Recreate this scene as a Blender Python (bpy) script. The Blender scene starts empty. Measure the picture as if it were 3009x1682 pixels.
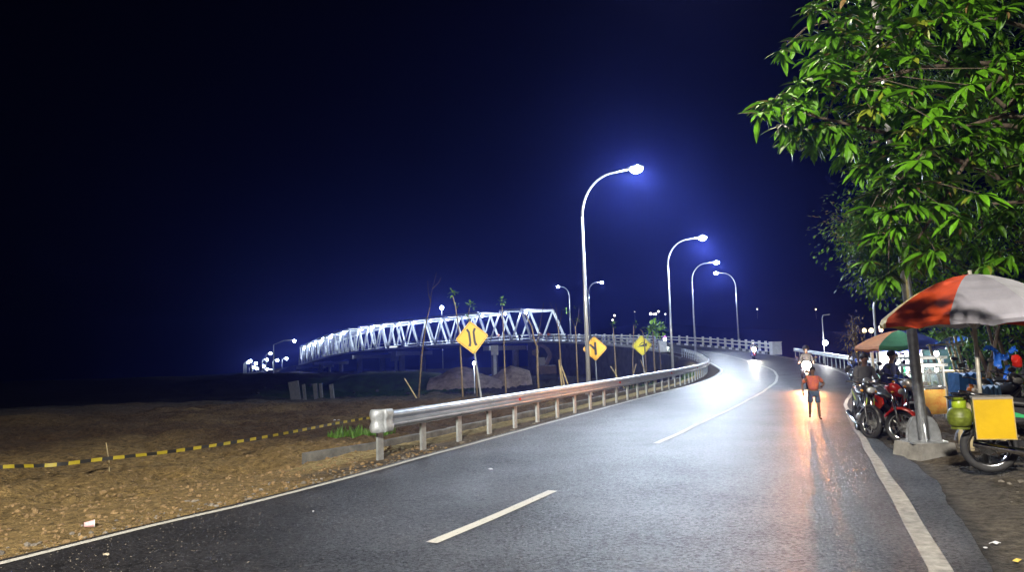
import bpy, bmesh, math, random
import numpy as np
from mathutils import Vector, Matrix, noise
S = bpy.context.scene
C = S.collection
R = math.radians
random.seed(7)
V = Vector

# ------------------------------------------------------------------ camera
F = 2173.0; CX, CY = 1504.5, 841.0
EYE = V((0, 0, 1.75))
PITCH, ROLL = math.atan((1035 - 841) / F), R(1.7)
fw = V((0, math.cos(PITCH), math.sin(PITCH)))
up0 = V((0, -math.sin(PITCH), math.cos(PITCH)))
r0 = V((1, 0, 0))
cu = up0 * math.cos(ROLL) + r0 * math.sin(ROLL)
cr = r0 * math.cos(ROLL) - up0 * math.sin(ROLL)
cd = bpy.data.cameras.new('camera'); cam = bpy.data.objects.new('camera', cd); C.objects.link(cam)
cam.matrix_world = Matrix(((cr.x, cu.x, -fw.x, EYE.x), (cr.y, cu.y, -fw.y, EYE.y), (cr.z, cu.z, -fw.z, EYE.z), (0, 0, 0, 1)))
cd.sensor_width = 36; cd.lens = 36 * F / 3009; cd.clip_end = 3000; cd.clip_start = 0.05
S.camera = cam

def ray(sx, sy):
    return fw + cr * ((sx - CX) / F) - cu * ((sy - CY) / F)
def at(sx, sy, Y):            # point of the place seen at photo pixel, at distance Y
    d = ray(sx, sy); return EYE + d * (Y / d.y)
def ong(sx, sy, z=0.0):       # the same on a level surface
    d = ray(sx, sy); return EYE + d * ((z - EYE.z) / d.z)

# ------------------------------------------------------------------ world, moon, exposure
W = bpy.data.worlds.new('World'); S.world = W; W.use_nodes = True
nt = W.node_tree; bg = nt.nodes['Background']
sk = nt.nodes.new('ShaderNodeTexSky'); sk.sky_type = 'NISHITA'; sk.sun_disc = False
sk.sun_elevation = R(4); sk.sun_rotation = R(200)
tint = nt.nodes.new('ShaderNodeMix'); tint.data_type = 'RGBA'; tint.blend_type = 'MULTIPLY'; tint.inputs[0].default_value = 1
tint.inputs[7].default_value = (0.35, 0.3, 1.0, 1)
nt.links.new(sk.outputs[0], tint.inputs[6]); nt.links.new(tint.outputs[2], bg.inputs[0])
bg.inputs[1].default_value = 0.00012
sd = bpy.data.lights.new('moon', 'SUN'); sd.energy = 0.004; sd.angle = R(0.5); sd.color = (0.7, 0.8, 1)
so = bpy.data.objects.new('moon', sd); C.objects.link(so); so.rotation_euler = (R(50), 0, R(20))
S.view_settings.view_transform = 'Standard'; S.view_settings.look = 'None'
S.view_settings.exposure = 0.0; S.view_settings.gamma = 1
S.render.engine = 'CYCLES'
S.cycles.use_denoising = True
S.cycles.max_bounces = 4; S.cycles.diffuse_bounces = 2; S.cycles.glossy_bounces = 2
S.cycles.transmission_bounces = 3; S.cycles.transparent_max_bounces = 8; S.cycles.volume_bounces = 0
S.cycles.use_light_tree = True
S.cycles.sample_clamp_indirect = 4
LAMP_W = 17000.0               # one road luminaire
LAMPCOL = (0.72, 0.84, 1.0)
HAZE = 0.00095

# ------------------------------------------------------------------ helpers
def tag(o, label=None, cat=None, group=None, kind=None):
    if label: o['label'] = label
    if cat: o['category'] = cat
    if group: o['group'] = group
    if kind: o['kind'] = kind
    return o
def thing(name, label, cat, loc=(0, 0, 0), rz=0.0, group=None):
    o = bpy.data.objects.new(name, None); C.objects.link(o)
    o.location = loc; o.rotation_euler = (0, 0, rz); o.empty_display_size = 0.2
    return tag(o, label, cat, group)
def frame(d, up=V((0, 0, 1))):
    d = d.normalized()
    if abs(d.dot(up)) > 0.98: up = V((1, 0, 0))
    s = d.cross(up).normalized(); u = s.cross(d).normalized()
    return d, s, u

class MB:
    def __init__(s): s.v = []; s.f = []; s.m = []; s.cur = 0
    def add(s, vs, fs, M=None):
        n = len(s.v)
        s.v += [tuple(M @ V(p)) if M is not None else tuple(p) for p in vs]
        for f in fs: s.f.append([i + n for i in f]); s.m.append(s.cur)
        return s
    def box(s, c, d, rz=0.0, M=None):
        x, y, z = d[0] / 2, d[1] / 2, d[2] / 2
        co, si = math.cos(rz), math.sin(rz)
        vs = []
        for k in (-z, z):
            for a, b in ((-x, -y), (x, -y), (x, y), (-x, y)):
                vs.append((c[0] + a * co - b * si, c[1] + a * si + b * co, c[2] + k))
        return s.add(vs, [(3, 2, 1, 0), (4, 5, 6, 7), (0, 1, 5, 4), (1, 2, 6, 5), (2, 3, 7, 6), (3, 0, 4, 7)], M)
    def bar(s, p, q, w, h, up=V((0, 0, 1))):
        p, q = V(p), V(q); d, sd_, u = frame(q - p, up)
        vs = []
        for e in (p, q):
            for a, b in ((-1, -1), (1, -1), (1, 1), (-1, 1)):
                vs.append(e + sd_ * (a * w / 2) + u * (b * h / 2))
        return s.add(vs, [(0, 1, 2, 3), (7, 6, 5, 4), (4, 5, 1, 0), (5, 6, 2, 1), (6, 7, 3, 2), (7, 4, 0, 3)])
    def tube(s, pts, r, n=8, cap=True):
        pts = [V(p) for p in pts]; k = len(pts)
        rs = r if isinstance(r, (list, tuple)) else [r] * k
        d, sd_, u = frame(pts[1] - pts[0]); vs = []; fs = []
        for i, p in enumerate(pts):
            t = (pts[min(i + 1, k - 1)] - pts[max(i - 1, 0)]).normalized()
            sd_ = (sd_ - t * sd_.dot(t)).normalized(); u = sd_.cross(t)
            for j in range(n):
                a = 2 * math.pi * j / n
                vs.append(p + (sd_ * math.cos(a) + u * math.sin(a)) * rs[i])
        for i in range(k - 1):
            for j in range(n):
                a, b = i * n + j, i * n + (j + 1) % n
                fs.append((a, b, b + n, a + n))
        if cap: fs.append(tuple(range(n - 1, -1, -1))); fs.append(tuple(range((k - 1) * n, k * n)))
        return s.add(vs, fs)
    def lathe(s, prof, c=(0, 0, 0), n=16, axis='z', a0=0, a1=2 * math.pi):
        full = abs(a1 - a0 - 2 * math.pi) < 1e-6; m = n if full else n + 1
        vs = []; fs = []
        for (r, z) in prof:
            for j in range(m):
                a = a0 + (a1 - a0) * j / n
                x, y = r * math.cos(a), r * math.sin(a)
                p = (x, y, z) if axis == 'z' else ((x, z, y) if axis == 'y' else (z, x, y))
                vs.append((p[0] + c[0], p[1] + c[1], p[2] + c[2]))
        for i in range(len(prof) - 1):
            for j in range(n):
                a, b = i * m + j, i * m + (j + 1) % m
                fs.append((a, b, b + m, a + m))
        return s.add(vs, fs)
    def ball(s, c, r, nu=10, nv=6):
        r = r if isinstance(r, (list, tuple)) else (r, r, r)
        vs = [(c[0], c[1], c[2] - r[2])]; fs = []
        for i in range(1, nv):
            t = math.pi * i / nv
            for j in range(nu):
                a = 2 * math.pi * j / nu
                vs.append((c[0] + r[0] * math.sin(t) * math.cos(a), c[1] + r[1] * math.sin(t) * math.sin(a), c[2] - r[2] * math.cos(t)))
        vs.append((c[0], c[1], c[2] + r[2]))
        for j in range(nu):
            fs.append((0, 1 + (j + 1) % nu, 1 + j))
            for i in range(nv - 2):
                a, b = 1 + i * nu + j, 1 + i * nu + (j + 1) % nu
                fs.append((a, b, b + nu, a + nu))
            q = 1 + (nv - 2) * nu
            fs.append((q + j, q + (j + 1) % nu, len(vs) - 1))
        return s.add(vs, fs)
    def prism(s, poly, t, M):       # polygon in local xz, thickness t along local y, matrix M
        n = len(poly)
        vs = [(x, -t / 2, z) for x, z in poly] + [(x, t / 2, z) for x, z in poly]
        fs = [tuple(range(n)), tuple(range(2 * n - 1, n - 1, -1))]
        fs += [(i, i + n, (i + 1) % n + n, (i + 1) % n) for i in range(n)]
        return s.add(vs, fs, M)
    def loft(s, secs, n=12):        # ellipses across x: (x, z, half width y, half height z)
        vs = []; fs = []
        for (x, z, hw, hh) in secs:
            for j in range(n):
                a = 2 * math.pi * j / n
                vs.append((x, hw * math.cos(a), z + hh * math.sin(a)))
        for i in range(len(secs) - 1):
            for j in range(n):
                a, b = i * n + j, i * n + (j + 1) % n
                fs.append((a, b, b + n, a + n))
        fs.append(tuple(range(n - 1, -1, -1))); fs.append(tuple(range((len(secs) - 1) * n, len(secs) * n)))
        return s.add(vs, fs)
    def ribbon(s, L, Rr):
        n = len(L)
        return s.add(list(L) + list(Rr), [(i, i + n, i + n + 1, i + 1) for i in range(n - 1)])
    def mesh(s, name, mats, off=None, smooth=False):
        me = bpy.data.meshes.new(name)
        vs = s.v if off is None else [(a[0] - off[0], a[1] - off[1], a[2] - off[2]) for a in s.v]
        me.from_pydata(vs, [], s.f)
        for m in (mats if isinstance(mats, (list, tuple)) else [mats]): me.materials.append(m)
        if len(me.materials) > 1: me.polygons.foreach_set('material_index', s.m)
        if smooth: me.shade_smooth() if hasattr(me, 'shade_smooth') else me.polygons.foreach_set('use_smooth', [True] * len(me.polygons))
        me.update()
        return me
    def build(s, name, mats, parent=None, smooth=False, off=None):
        if off is None and parent is not None and parent.get('world'): off = parent['world']
        o = bpy.data.objects.new(name, s.mesh(name, mats, off, smooth)); C.objects.link(o)
        if parent: o.parent = parent
        if off is not None and parent is not None: o['world'] = off
        return o
def wthing(name, label, cat, loc, group=None):   # children are written in world coordinates
    o = thing(name, label, cat, loc, 0, group); o['world'] = tuple(loc); return o
def inst(name, me, parent, loc=(0, 0, 0), M=None):
    o = bpy.data.objects.new(name, me); C.objects.link(o); o.parent = parent
    if M is not None: o.matrix_local = M
    else: o.location = loc
    return o
def copy_tree(o, parent=None):
    c = o.copy(); C.objects.link(c)
    if parent: c.parent = parent
    for ch in list(o.children): copy_tree(ch, c)
    return c

MATS = {}
POSMATS = ('mango_leaf', 'young_mango_leaf', 'small_dark_leaf')
def mat(name, col, rough=0.6, metal=0.0, var=0.18, scale=6.0, bump=0.0, bscale=60.0, emit=None, es=0.0, spec=0.5, sample=True, col2=None, trans=0.0, coat=0.0):
    if name in MATS: return MATS[name]
    m = bpy.data.materials.new(name); m.use_nodes = True; t = m.node_tree; b = t.nodes['Principled BSDF']
    b.inputs['Roughness'].default_value = rough; b.inputs['Metallic'].default_value = metal
    b.inputs['Specular IOR Level'].default_value = spec
    if coat: b.inputs['Coat Weight'].default_value = coat
    tc = t.nodes.new('ShaderNodeTexCoord')
    n = t.nodes.new('ShaderNodeTexNoise'); n.inputs['Scale'].default_value = scale; n.inputs['Detail'].default_value = 5; n.inputs['Roughness'].default_value = 0.65
    if name in POSMATS:
        ge = t.nodes.new('ShaderNodeNewGeometry'); t.links.new(ge.outputs['Position'], n.inputs['Vector'])
    else: t.links.new(tc.outputs['Object'], n.inputs['Vector'])
    r = t.nodes.new('ShaderNodeValToRGB'); c2 = col2 or tuple(c * (1 - 2 * var) for c in col)
    r.color_ramp.elements[0].position = 0.3; r.color_ramp.elements[1].position = 0.7
    r.color_ramp.elements[0].color = (*c2, 1); r.color_ramp.elements[1].color = (*[min(1, c * (1 + var * 0.4)) for c in col], 1)
    t.links.new(n.outputs['Fac'], r.inputs[0]); t.links.new(r.outputs[0], b.inputs['Base Color'])
    mr = t.nodes.new('ShaderNodeMapRange'); mr.inputs[3].default_value = max(0.05, rough - 0.12); mr.inputs[4].default_value = min(1, rough + 0.12)
    t.links.new(n.outputs['Fac'], mr.inputs[0]); t.links.new(mr.outputs[0], b.inputs['Roughness'])
    if bump:
        n2 = t.nodes.new('ShaderNodeTexNoise'); n2.inputs['Scale'].default_value = bscale; n2.inputs['Detail'].default_value = 4
        t.links.new(tc.outputs['Object'], n2.inputs['Vector'])
        bp = t.nodes.new('ShaderNodeBump'); bp.inputs['Strength'].default_value = bump; bp.inputs['Distance'].default_value = 0.02
        t.links.new(n2.outputs['Fac'], bp.inputs['Height']); t.links.new(bp.outputs[0], b.inputs['Normal'])
    if emit:
        b.inputs['Emission Color'].default_value = (*emit, 1); b.inputs['Emission Strength'].default_value = es
        if not sample: m.cycles.emission_sampling = 'NONE'
    if trans: b.inputs['Transmission Weight'].default_value = trans
    MATS[name] = m; return m

galv = mat('galvanised_steel', (0.68, 0.71, 0.75), 0.32, 0.8, 0.18, 9, 0.05, 30)
polem = mat('pole_paint', (0.55, 0.57, 0.58), 0.35, 0.5, 0.1, 3)
railm = mat('guardrail_zinc', (0.50, 0.56, 0.66), 0.32, 0.68, 0.12, 3, 0.02, 5)
postm = mat('guardrail_post', (0.38, 0.41, 0.42), 0.5, 0.3, 0.15, 10, 0.1, 30)
conc = mat('concrete', (0.30, 0.29, 0.27), 0.85, 0, 0.25, 4, 0.4, 25)
conclight = mat('concrete_pale', (0.5, 0.5, 0.47), 0.85, 0, 0.15, 5, 0.3, 25)
whitep = mat('white_paint', (0.78, 0.79, 0.78), 0.5, 0, 0.1, 5)
blackp = mat('black_paint', (0.02, 0.02, 0.02), 0.5, 0, 0.2, 5)
yellp = mat('sign_yellow', (0.80, 0.50, 0.004), 0.45, 0, 0.06, 4)
yellp2 = mat('sign_lemon', (0.97, 0.85, 0.01), 0.45, 0, 0.06, 4)
signback = mat('sign_back', (0.2, 0.2, 0.2), 0.5, 0.5)
bark = mat('bark', (0.10, 0.075, 0.05), 0.9, 0, 0.3, 14, 0.6, 30)
saplingbark = mat('sapling_bark', (0.22, 0.17, 0.11), 0.9, 0, 0.3, 14, 0.6, 30)
stakem = mat('bamboo_stake', (0.42, 0.33, 0.16), 0.7, 0, 0.25, 9)
LED = mat('lamp_diffuser', (0.9, 0.9, 0.9), 0.4, emit=(0.8, 0.9, 1), es=60, sample=False)
farLED = mat('far_lamp_glass', (0.9, 0.9, 0.9), 0.4, emit=(0.75, 0.9, 1), es=40, sample=False)
warmLED = mat('far_warm_glass', (0.9, 0.9, 0.9), 0.4, emit=(1, 0.75, 0.4), es=6, sample=False)
rubber = mat('rubber', (0.03, 0.03, 0.032), 0.75, 0, 0.2, 20)
blackpl = mat('black_plastic', (0.025, 0.025, 0.028), 0.35, 0, 0.2, 8, coat=0.3)
chrome = mat('chrome', (0.7, 0.7, 0.72), 0.18, 1.0, 0.08, 8)
alum = mat('aluminium', (0.5, 0.5, 0.5), 0.4, 0.8, 0.15, 12)
skin = mat('skin', (0.22, 0.12, 0.075), 0.6, 0, 0.1, 6)
hairm = mat('hair', (0.012, 0.01, 0.009), 0.6)

def point_light(name, loc, w, col=LAMPCOL, rad=0.12, parent=None, world=None):
    d = bpy.data.lights.new(name, 'POINT'); d.energy = w; d.color = col; d.shadow_soft_size = rad
    o = bpy.data.objects.new(name, d); C.objects.link(o)
    if parent is not None: o.parent = parent
    o.location = loc; return o
def spot_light(name, loc, w, aim, ang, col=LAMPCOL, rad=0.1, parent=None, blend=0.6):
    d = bpy.data.lights.new(name, 'SPOT'); d.energy = w; d.color = col; d.shadow_soft_size = rad
    d.spot_size = R(ang); d.spot_blend = blend
    o = bpy.data.objects.new(name, d); C.objects.link(o)
    if parent is not None: o.parent = parent
    o.location = loc; o.rotation_euler = V(aim).to_track_quat('-Z', 'Y').to_euler(); return o

# ------------------------------------------------------------------ road centre line
CPT = [(-22.6, -36, 0), (-15.4, -22, 0), (-10.2, -12, 0), (-4.15, 0, 0), (-0.61, 6.9, 0), (0.50, 9.0, 0), (3.95, 15.9, 0), (9.6, 28.1, 0), (13.1, 36.5, 0),
       (16.7, 47.5, 0.03), (19.0, 57, 0.15), (21.0, 70, 0.6), (21.3, 84, 1.2), (19.4, 97, 1.9), (14.4, 111, 2.65), (6.1, 124.1, 3.3),
       (-1.6, 132.0, 3.45), (-31.5, 163.5, 2.6), (-64.5, 236, -0.3), (-95, 300, -2.6), (-130, 380, -4.6), (-190, 520, -8), (-250, 660, -11)]
def crom(P, n=12):
    out = []
    for i in range(len(P) - 1):
        p0 = V(P[max(i - 1, 0)]); p1 = V(P[i]); p2 = V(P[i + 1]); p3 = V(P[min(i + 2, len(P) - 1)])
        L1 = (p2 - p1).length
        m1 = (p2 - p0).normalized() * L1 if i > 0 else (p2 - p1); m2 = (p3 - p1).normalized() * L1 if i < len(P) - 2 else (p2 - p1)
        for k in range(n):
            t = k / n; a = 2 * t**3 - 3 * t**2 + 1; b = t**3 - 2 * t**2 + t; c = -2 * t**3 + 3 * t**2; d = t**3 - t**2
            out.append(p1 * a + m1 * b + p2 * c + m2 * d)
    out.append(V(P[-1])); return out
CL = crom(CPT)
TAN = []
for i in range(len(CL)):
    d = CL[min(i + 1, len(CL) - 1)] - CL[max(i - 1, 0)]; d.z = 0; TAN.append(d.normalized())
def offs(i, s, dz=0.0):      # s > 0: right of travel away from the camera
    t = TAN[i]; return CL[i] + V((t.y, -t.x, 0)) * s + V((0, 0, dz))
ARC = [0.0]
for i in range(1, len(CL)): ARC.append(ARC[-1] + (CL[i] - CL[i - 1]).length)
def at_arc(a, s=0.0, dz=0.0):
    i = max(0, min(len(ARC) - 2, int(np.searchsorted(ARC, a)) - 1)); t = (a - ARC[i]) / max(1e-6, ARC[i + 1] - ARC[i])
    return offs(i, s, dz).lerp(offs(i + 1, s, dz), t)
def arc_y(y, s=0.0):          # arc length where the offset line reaches distance y (up to the bridge)
    for i in range(len(CL) - 1):
        a, b = offs(i, s).y, offs(i + 1, s).y
        if a <= y <= b: return ARC[i] + (ARC[i + 1] - ARC[i]) * (y - a) / (b - a)
def path_pts(a0, a1, s, dz, step=0.5):
    n = max(2, int((a1 - a0) / step)); return [at_arc(a0 + (a1 - a0) * k / n, s, dz) for k in range(n + 1)]
A_BR = arc_y(124.1)
CLn = np.array([(p.x, p.y, p.z) for p in CL]); TN = np.array([(t.x, t.y) for t in TAN])
def road_rel(x, y):           # numpy: signed offset from the centre line, road level, index
    best = np.full(x.shape, 1e9); sgn = np.zeros(x.shape); zz = np.zeros(x.shape); ay = np.zeros(x.shape)
    for i in range(len(CL) - 1):
        ax, ayy, az = CLn[i]; bx, by, bz = CLn[i + 1]; dx, dy = bx - ax, by - ayy; L2 = dx * dx + dy * dy
        t = np.clip(((x - ax) * dx + (y - ayy) * dy) / L2, 0, 1)
        px, py = ax + t * dx, ayy + t * dy
        d = np.hypot(x - px, y - py); m = d < best
        cr_ = (x - px) * dy - (y - py) * dx
        best = np.where(m, d, best); sgn = np.where(m, np.sign(cr_) * d, sgn); zz = np.where(m, az + t * (bz - az), zz); ay = np.where(m, ARC[i] + t * (ARC[i + 1] - ARC[i]), ay)
    return sgn, zz, ay
def redge(a): return np.interp(a, [49, 50.6, 52.7, 54.2, 55.5, 58, 65, 75, 88, 101, 115], [4.25, 4.12, 4.02, 3.86, 3.62, 3.2, 2.85, 3.15, 3.6, 4.1, 4.1])
def sst(a, b, x):
    t = np.clip((x - a) / (b - a), 0, 1); return t * t * (3 - 2 * t)
_rng = np.random.RandomState(3)
def vnoise(x, y, sc, seed=0):
    rs = np.random.RandomState(seed); T = rs.rand(257, 257)
    u, v = x * sc + 1000.3, y * sc + 1000.7
    i, j = np.floor(u).astype(int), np.floor(v).astype(int); fu, fv = u - i, v - j
    fu, fv = fu * fu * (3 - 2 * fu), fv * fv * (3 - 2 * fv); i %= 256; j %= 256
    return (T[i, j] * (1 - fu) * (1 - fv) + T[i + 1, j] * fu * (1 - fv) + T[i, j + 1] * (1 - fu) * fv + T[i + 1, j + 1] * fu * fv) - 0.5
def height(x, y):
    s, zr, a = road_rel(x, y)
    rel = vnoise(x, y, 0.35, 1) * 0.22 + vnoise(x, y, 1.1, 2) * 0.15 + vnoise(x, y, 3.1, 3) * 0.12 + vnoise(x, y, 6.5, 4) * 0.10 - 0.10 * np.exp(-((vnoise(x + 0.3 * y, y, 0.22, 9)) / 0.03) ** 2)
    far = 1.75 - 0.0196 * np.maximum(y, 80)
    left = -0.12 + rel
    left = left * (1 - sst(30, 62, y)) + (-2.1 + rel * 2) * sst(30, 62, y)
    lf = np.maximum(-2.1, 0) + 0
    # long dark bank across the left, and lower ground towards the far town
    bank = np.exp(-((y - 96 - 0.15 * x) / 9.0) ** 2) * sst(-8, -26, x) * 1.95
    left = left + bank
    left = np.where(y > 118, left * (1 - sst(118, 240, y)) + (far + rel) * sst(118, 240, y), left)
    flat = 0.0 + rel * 0.25
    wl = sst(4.9, 6.4, -s)                              # 0 at the verge, 1 on the waste ground
    Lz = (zr - 0.03 + flat * 0.35) * (1 - wl) + left * wl
    Lz = np.where((a > arc_y(74)) & (a < A_BR + 400), np.where(-s > 4.55, left, zr - 0.25), Lz)
    right = 0.03 + 0.07 * sst(4.2, 5.6, s) + rel * 0.3
    right = right * (1 - sst(45, 80, y)) + (-1.5) * sst(45, 80, y)
    re_ = redge(a) + vnoise(x, y, 1.3, 21) * 0.2
    wr = sst(re_ + 0.0, re_ + 0.7, s)
    Rz = (zr - 0.03) * (1 - wr) + (right + np.where(y < 60, 0, 0)) * wr
    Rz = np.where((y > 58), np.where(s > 4.6 + 3 * 0, zr * (1 - sst(4.6, 9, s)) + np.minimum(right, zr) * sst(4.6, 9, s) - 0.1, zr - 0.1), Rz)
    z = np.where(s < 0, Lz, Rz)
    z = np.where((s > -3.75) & (s < np.where(y < 60, redge(a) - 0.25, 3.75)), zr - 0.06, z)
    onbr = (a > A_BR) & (a < arc_y(240) + 2)
    z = np.where(onbr & (np.abs(s) < 8), -2.3 + rel, z)
    z = np.where((a > A_BR) & (~onbr), np.where(np.abs(s) < 4.5, zr - 0.08, far + rel), z)
    z = np.where((y > 118) & (s > 0) & (a > A_BR - 4), -2.3 * (1 - sst(118, 240, y)) + far * sst(118, 240, y), z)
    return z, s, zr, a
def hz(x, y): return float(height(np.array([float(x)]), np.array([float(y)]))[0][0])
def gx(sx, Y, z=None):        # world x seen at photo column sx for ground distance Y
    return at(sx, 1060, Y).x
def base(sx, Y):
    x = gx(sx, Y); return V((x, Y, hz(x, Y)))

# ------------------------------------------------------------------ ground sheet
def axis(parts):
    out = []
    for a, b, st in parts:
        n = max(1, int(round((b - a) / st))); out += [a + (b - a) * k / n for k in range(n)]
    out.append(parts[-1][1]); return np.array(out)
gxs = axis([(-690, -120, 30), (-120, -40, 4), (-40, -16, 0.8), (-16, -9, 0.2), (-9, 9, 0.11), (9, 16, 0.3), (16, 40, 0.7), (40, 120, 5), (120, 690, 40)])
gys = axis([(-60, -4, 2), (-4, 3, 0.5), (3, 16, 0.11), (16, 34, 0.2), (34, 70, 0.5), (70, 140, 0.8), (140, 250, 3), (250, 690, 20)])
GX, GY = np.meshgrid(gxs, gys, indexing='ij')
GZ, GS, GR, GA = height(GX, GY)
nx, ny = GX.shape
me = bpy.data.meshes.new('ground')
vs = np.stack([GX.ravel(), GY.ravel(), GZ.ravel()], 1)
I, J = np.meshgrid(np.arange(nx - 1), np.arange(ny - 1), indexing='ij')
q = np.stack([(I * ny + J), ((I + 1) * ny + J), ((I + 1) * ny + J + 1), (I * ny + J + 1)], -1).reshape(-1, 4)
me.vertices.add(len(vs)); me.vertices.foreach_set('co', vs.ravel())
me.loops.add(q.size); me.loops.foreach_set('vertex_index', q.ravel())
me.polygons.add(len(q)); me.polygons.foreach_set('loop_start', np.arange(0, q.size, 4)); me.polygons.foreach_set('loop_total', np.full(len(q), 4))
me.update(calc_edges=True); me.polygons.foreach_set('use_smooth', [True] * len(q))
def lerp3(a, b, w): return a + (b - a) * w[..., None]
n1 = vnoise(GX, GY, 0.5, 11); n2 = vnoise(GX, GY, 0.18, 12)
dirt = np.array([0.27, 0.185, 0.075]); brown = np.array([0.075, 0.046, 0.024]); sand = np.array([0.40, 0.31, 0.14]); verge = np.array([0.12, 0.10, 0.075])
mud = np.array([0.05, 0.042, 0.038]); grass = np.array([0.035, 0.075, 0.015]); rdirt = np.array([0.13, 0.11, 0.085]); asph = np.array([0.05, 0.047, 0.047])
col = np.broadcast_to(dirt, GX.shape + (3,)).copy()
col = lerp3(col, brown, np.clip(sst(12, 20, GY) + n1 * 0.7, 0, 1))  # soil colour darkened with distance, standing in for light falloff
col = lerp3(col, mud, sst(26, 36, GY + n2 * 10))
ls = -GS
col = lerp3(col, sand, sst(4.55, 4.75, ls) * (1 - sst(5.35, 5.6, ls + n1 * 0.3)) * sst(11.2, 12.6, GY + n1) * (1 - sst(60, 70, GY)) * (GS < 0))
col = lerp3(col, verge, (1 - sst(4.3, 4.6, ls + n1 * 0.35)) * (GS < 0) * sst(9.5, 12, GY + n1 * 2))
col = lerp3(col, rdirt, (GS > 0) * 1.0 * sst(0, 1, GS))
edge = redge(GA) + 0.05
col = lerp3(col, asph, (GS > 0) * (1 - sst(edge - 0.1, edge + 0.25 + n1 * .3, GS)))
col = lerp3(col, mud, (GS > 0) * sst(40, 60, GY))
gw = np.exp(-(((GX + 15) / 9) ** 2 + ((GY - 80) / 9) ** 2)); col = lerp3(col, grass * 1.3, np.clip(gw * 2 + n1, 0, 1) * (gw > 0.15))
col = lerp3(col, grass, (GS < 0) * sst(300, 330, GY))
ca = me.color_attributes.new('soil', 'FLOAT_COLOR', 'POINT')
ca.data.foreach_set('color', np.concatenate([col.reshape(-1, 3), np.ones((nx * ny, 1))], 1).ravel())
gm = bpy.data.materials.new('soil'); gm.use_nodes = True; t = gm.node_tree; b = t.nodes['Principled BSDF']
b.inputs['Roughness'].default_value = 0.95; b.inputs['Specular IOR Level'].default_value = 0.2
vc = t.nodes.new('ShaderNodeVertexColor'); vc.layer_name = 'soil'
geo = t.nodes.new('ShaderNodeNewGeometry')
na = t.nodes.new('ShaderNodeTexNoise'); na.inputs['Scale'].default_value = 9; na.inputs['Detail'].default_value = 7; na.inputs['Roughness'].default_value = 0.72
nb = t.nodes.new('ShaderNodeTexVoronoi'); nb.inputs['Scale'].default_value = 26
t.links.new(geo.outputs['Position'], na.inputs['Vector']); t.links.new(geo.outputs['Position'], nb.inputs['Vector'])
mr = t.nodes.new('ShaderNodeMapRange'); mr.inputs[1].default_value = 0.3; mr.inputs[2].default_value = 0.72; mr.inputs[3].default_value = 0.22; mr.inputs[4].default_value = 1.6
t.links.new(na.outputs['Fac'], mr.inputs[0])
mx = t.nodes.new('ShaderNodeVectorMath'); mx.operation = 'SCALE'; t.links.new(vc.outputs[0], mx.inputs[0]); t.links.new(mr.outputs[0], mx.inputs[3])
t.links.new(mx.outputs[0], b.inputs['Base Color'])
ad = t.nodes.new('ShaderNodeMath'); ad.operation = 'MULTIPLY_ADD'; ad.inputs[1].default_value = 0.35
t.links.new(nb.outputs['Distance'], ad.inputs[0]); t.links.new(na.outputs['Fac'], ad.inputs[2])
bp = t.nodes.new('ShaderNodeBump'); bp.inputs['Strength'].default_value = 1.0; bp.inputs['Distance'].default_value = 0.1
t.links.new(ad.outputs[0], bp.inputs['Height']); t.links.new(bp.outputs[0], b.inputs['Normal'])
me.materials.append(gm)
ground = bpy.data.objects.new('ground', me); C.objects.link(ground); ground['kind'] = 'structure'

# ------------------------------------------------------------------ road and markings
am = bpy.data.materials.new('asphalt'); am.use_nodes = True; t = am.node_tree; b = t.nodes['Principled BSDF']
geo = t.nodes.new('ShaderNodeNewGeometry')
nA = t.nodes.new('ShaderNodeTexNoise'); nA.inputs['Scale'].default_value = 26; nA.inputs['Detail'].default_value = 5; nA.inputs['Roughness'].default_value = 0.8
nB = t.nodes.new('ShaderNodeTexNoise'); nB.inputs['Scale'].default_value = 0.7; nB.inputs['Detail'].default_value = 4
for n_ in (nA, nB): t.links.new(geo.outputs['Position'], n_.inputs['Vector'])
rp = t.nodes.new('ShaderNodeValToRGB'); rp.color_ramp.elements[0].position = 0.40; rp.color_ramp.elements[0].color = (0.010, 0.0098, 0.0115, 1)
rp.color_ramp.elements[1].position = 0.68; rp.color_ramp.elements[1].color = (0.036, 0.034, 0.037, 1)
t.links.new(nA.outputs['Fac'], rp.inputs[0])
mr = t.nodes.new('ShaderNodeMapRange'); mr.inputs[1].default_value = 0.3; mr.inputs[2].default_value = 0.7; mr.inputs[3].default_value = 0.55; mr.inputs[4].default_value = 1.45
t.links.new(nB.outputs['Fac'], mr.inputs[0])
mx = t.nodes.new('ShaderNodeVectorMath'); mx.operation = 'SCALE'; t.links.new(rp.outputs[0], mx.inputs[0]); t.links.new(mr.outputs[0], mx.inputs[3])
vk = t.nodes.new('ShaderNodeTexVoronoi'); vk.feature = 'DISTANCE_TO_EDGE'; vk.inputs['Scale'].default_value = 0.55
nk = t.nodes.new('ShaderNodeTexNoise'); nk.inputs['Scale'].default_value = 2.2; nk.inputs['Detail'].default_value = 6; t.links.new(geo.outputs['Position'], nk.inputs['Vector'])
av = t.nodes.new('ShaderNodeVectorMath'); av.operation = 'MULTIPLY_ADD'; av.inputs[1].default_value = (.9, .9, 0); t.links.new(nk.outputs['Color'], av.inputs[0]); t.links.new(geo.outputs['Position'], av.inputs[2]); t.links.new(av.outputs[0], vk.inputs['Vector'])
mk = t.nodes.new('ShaderNodeMapRange'); mk.inputs[1].default_value = 0.0; mk.inputs[2].default_value = 0.02; mk.inputs[3].default_value = 0.35; mk.inputs[4].default_value = 1.0; t.links.new(vk.outputs['Distance'], mk.inputs[0])
gt = t.nodes.new('ShaderNodeMath'); gt.operation = 'GREATER_THAN'; gt.inputs[1].default_value = 0.47; t.links.new(nB.outputs['Fac'], gt.inputs[0])
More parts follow.
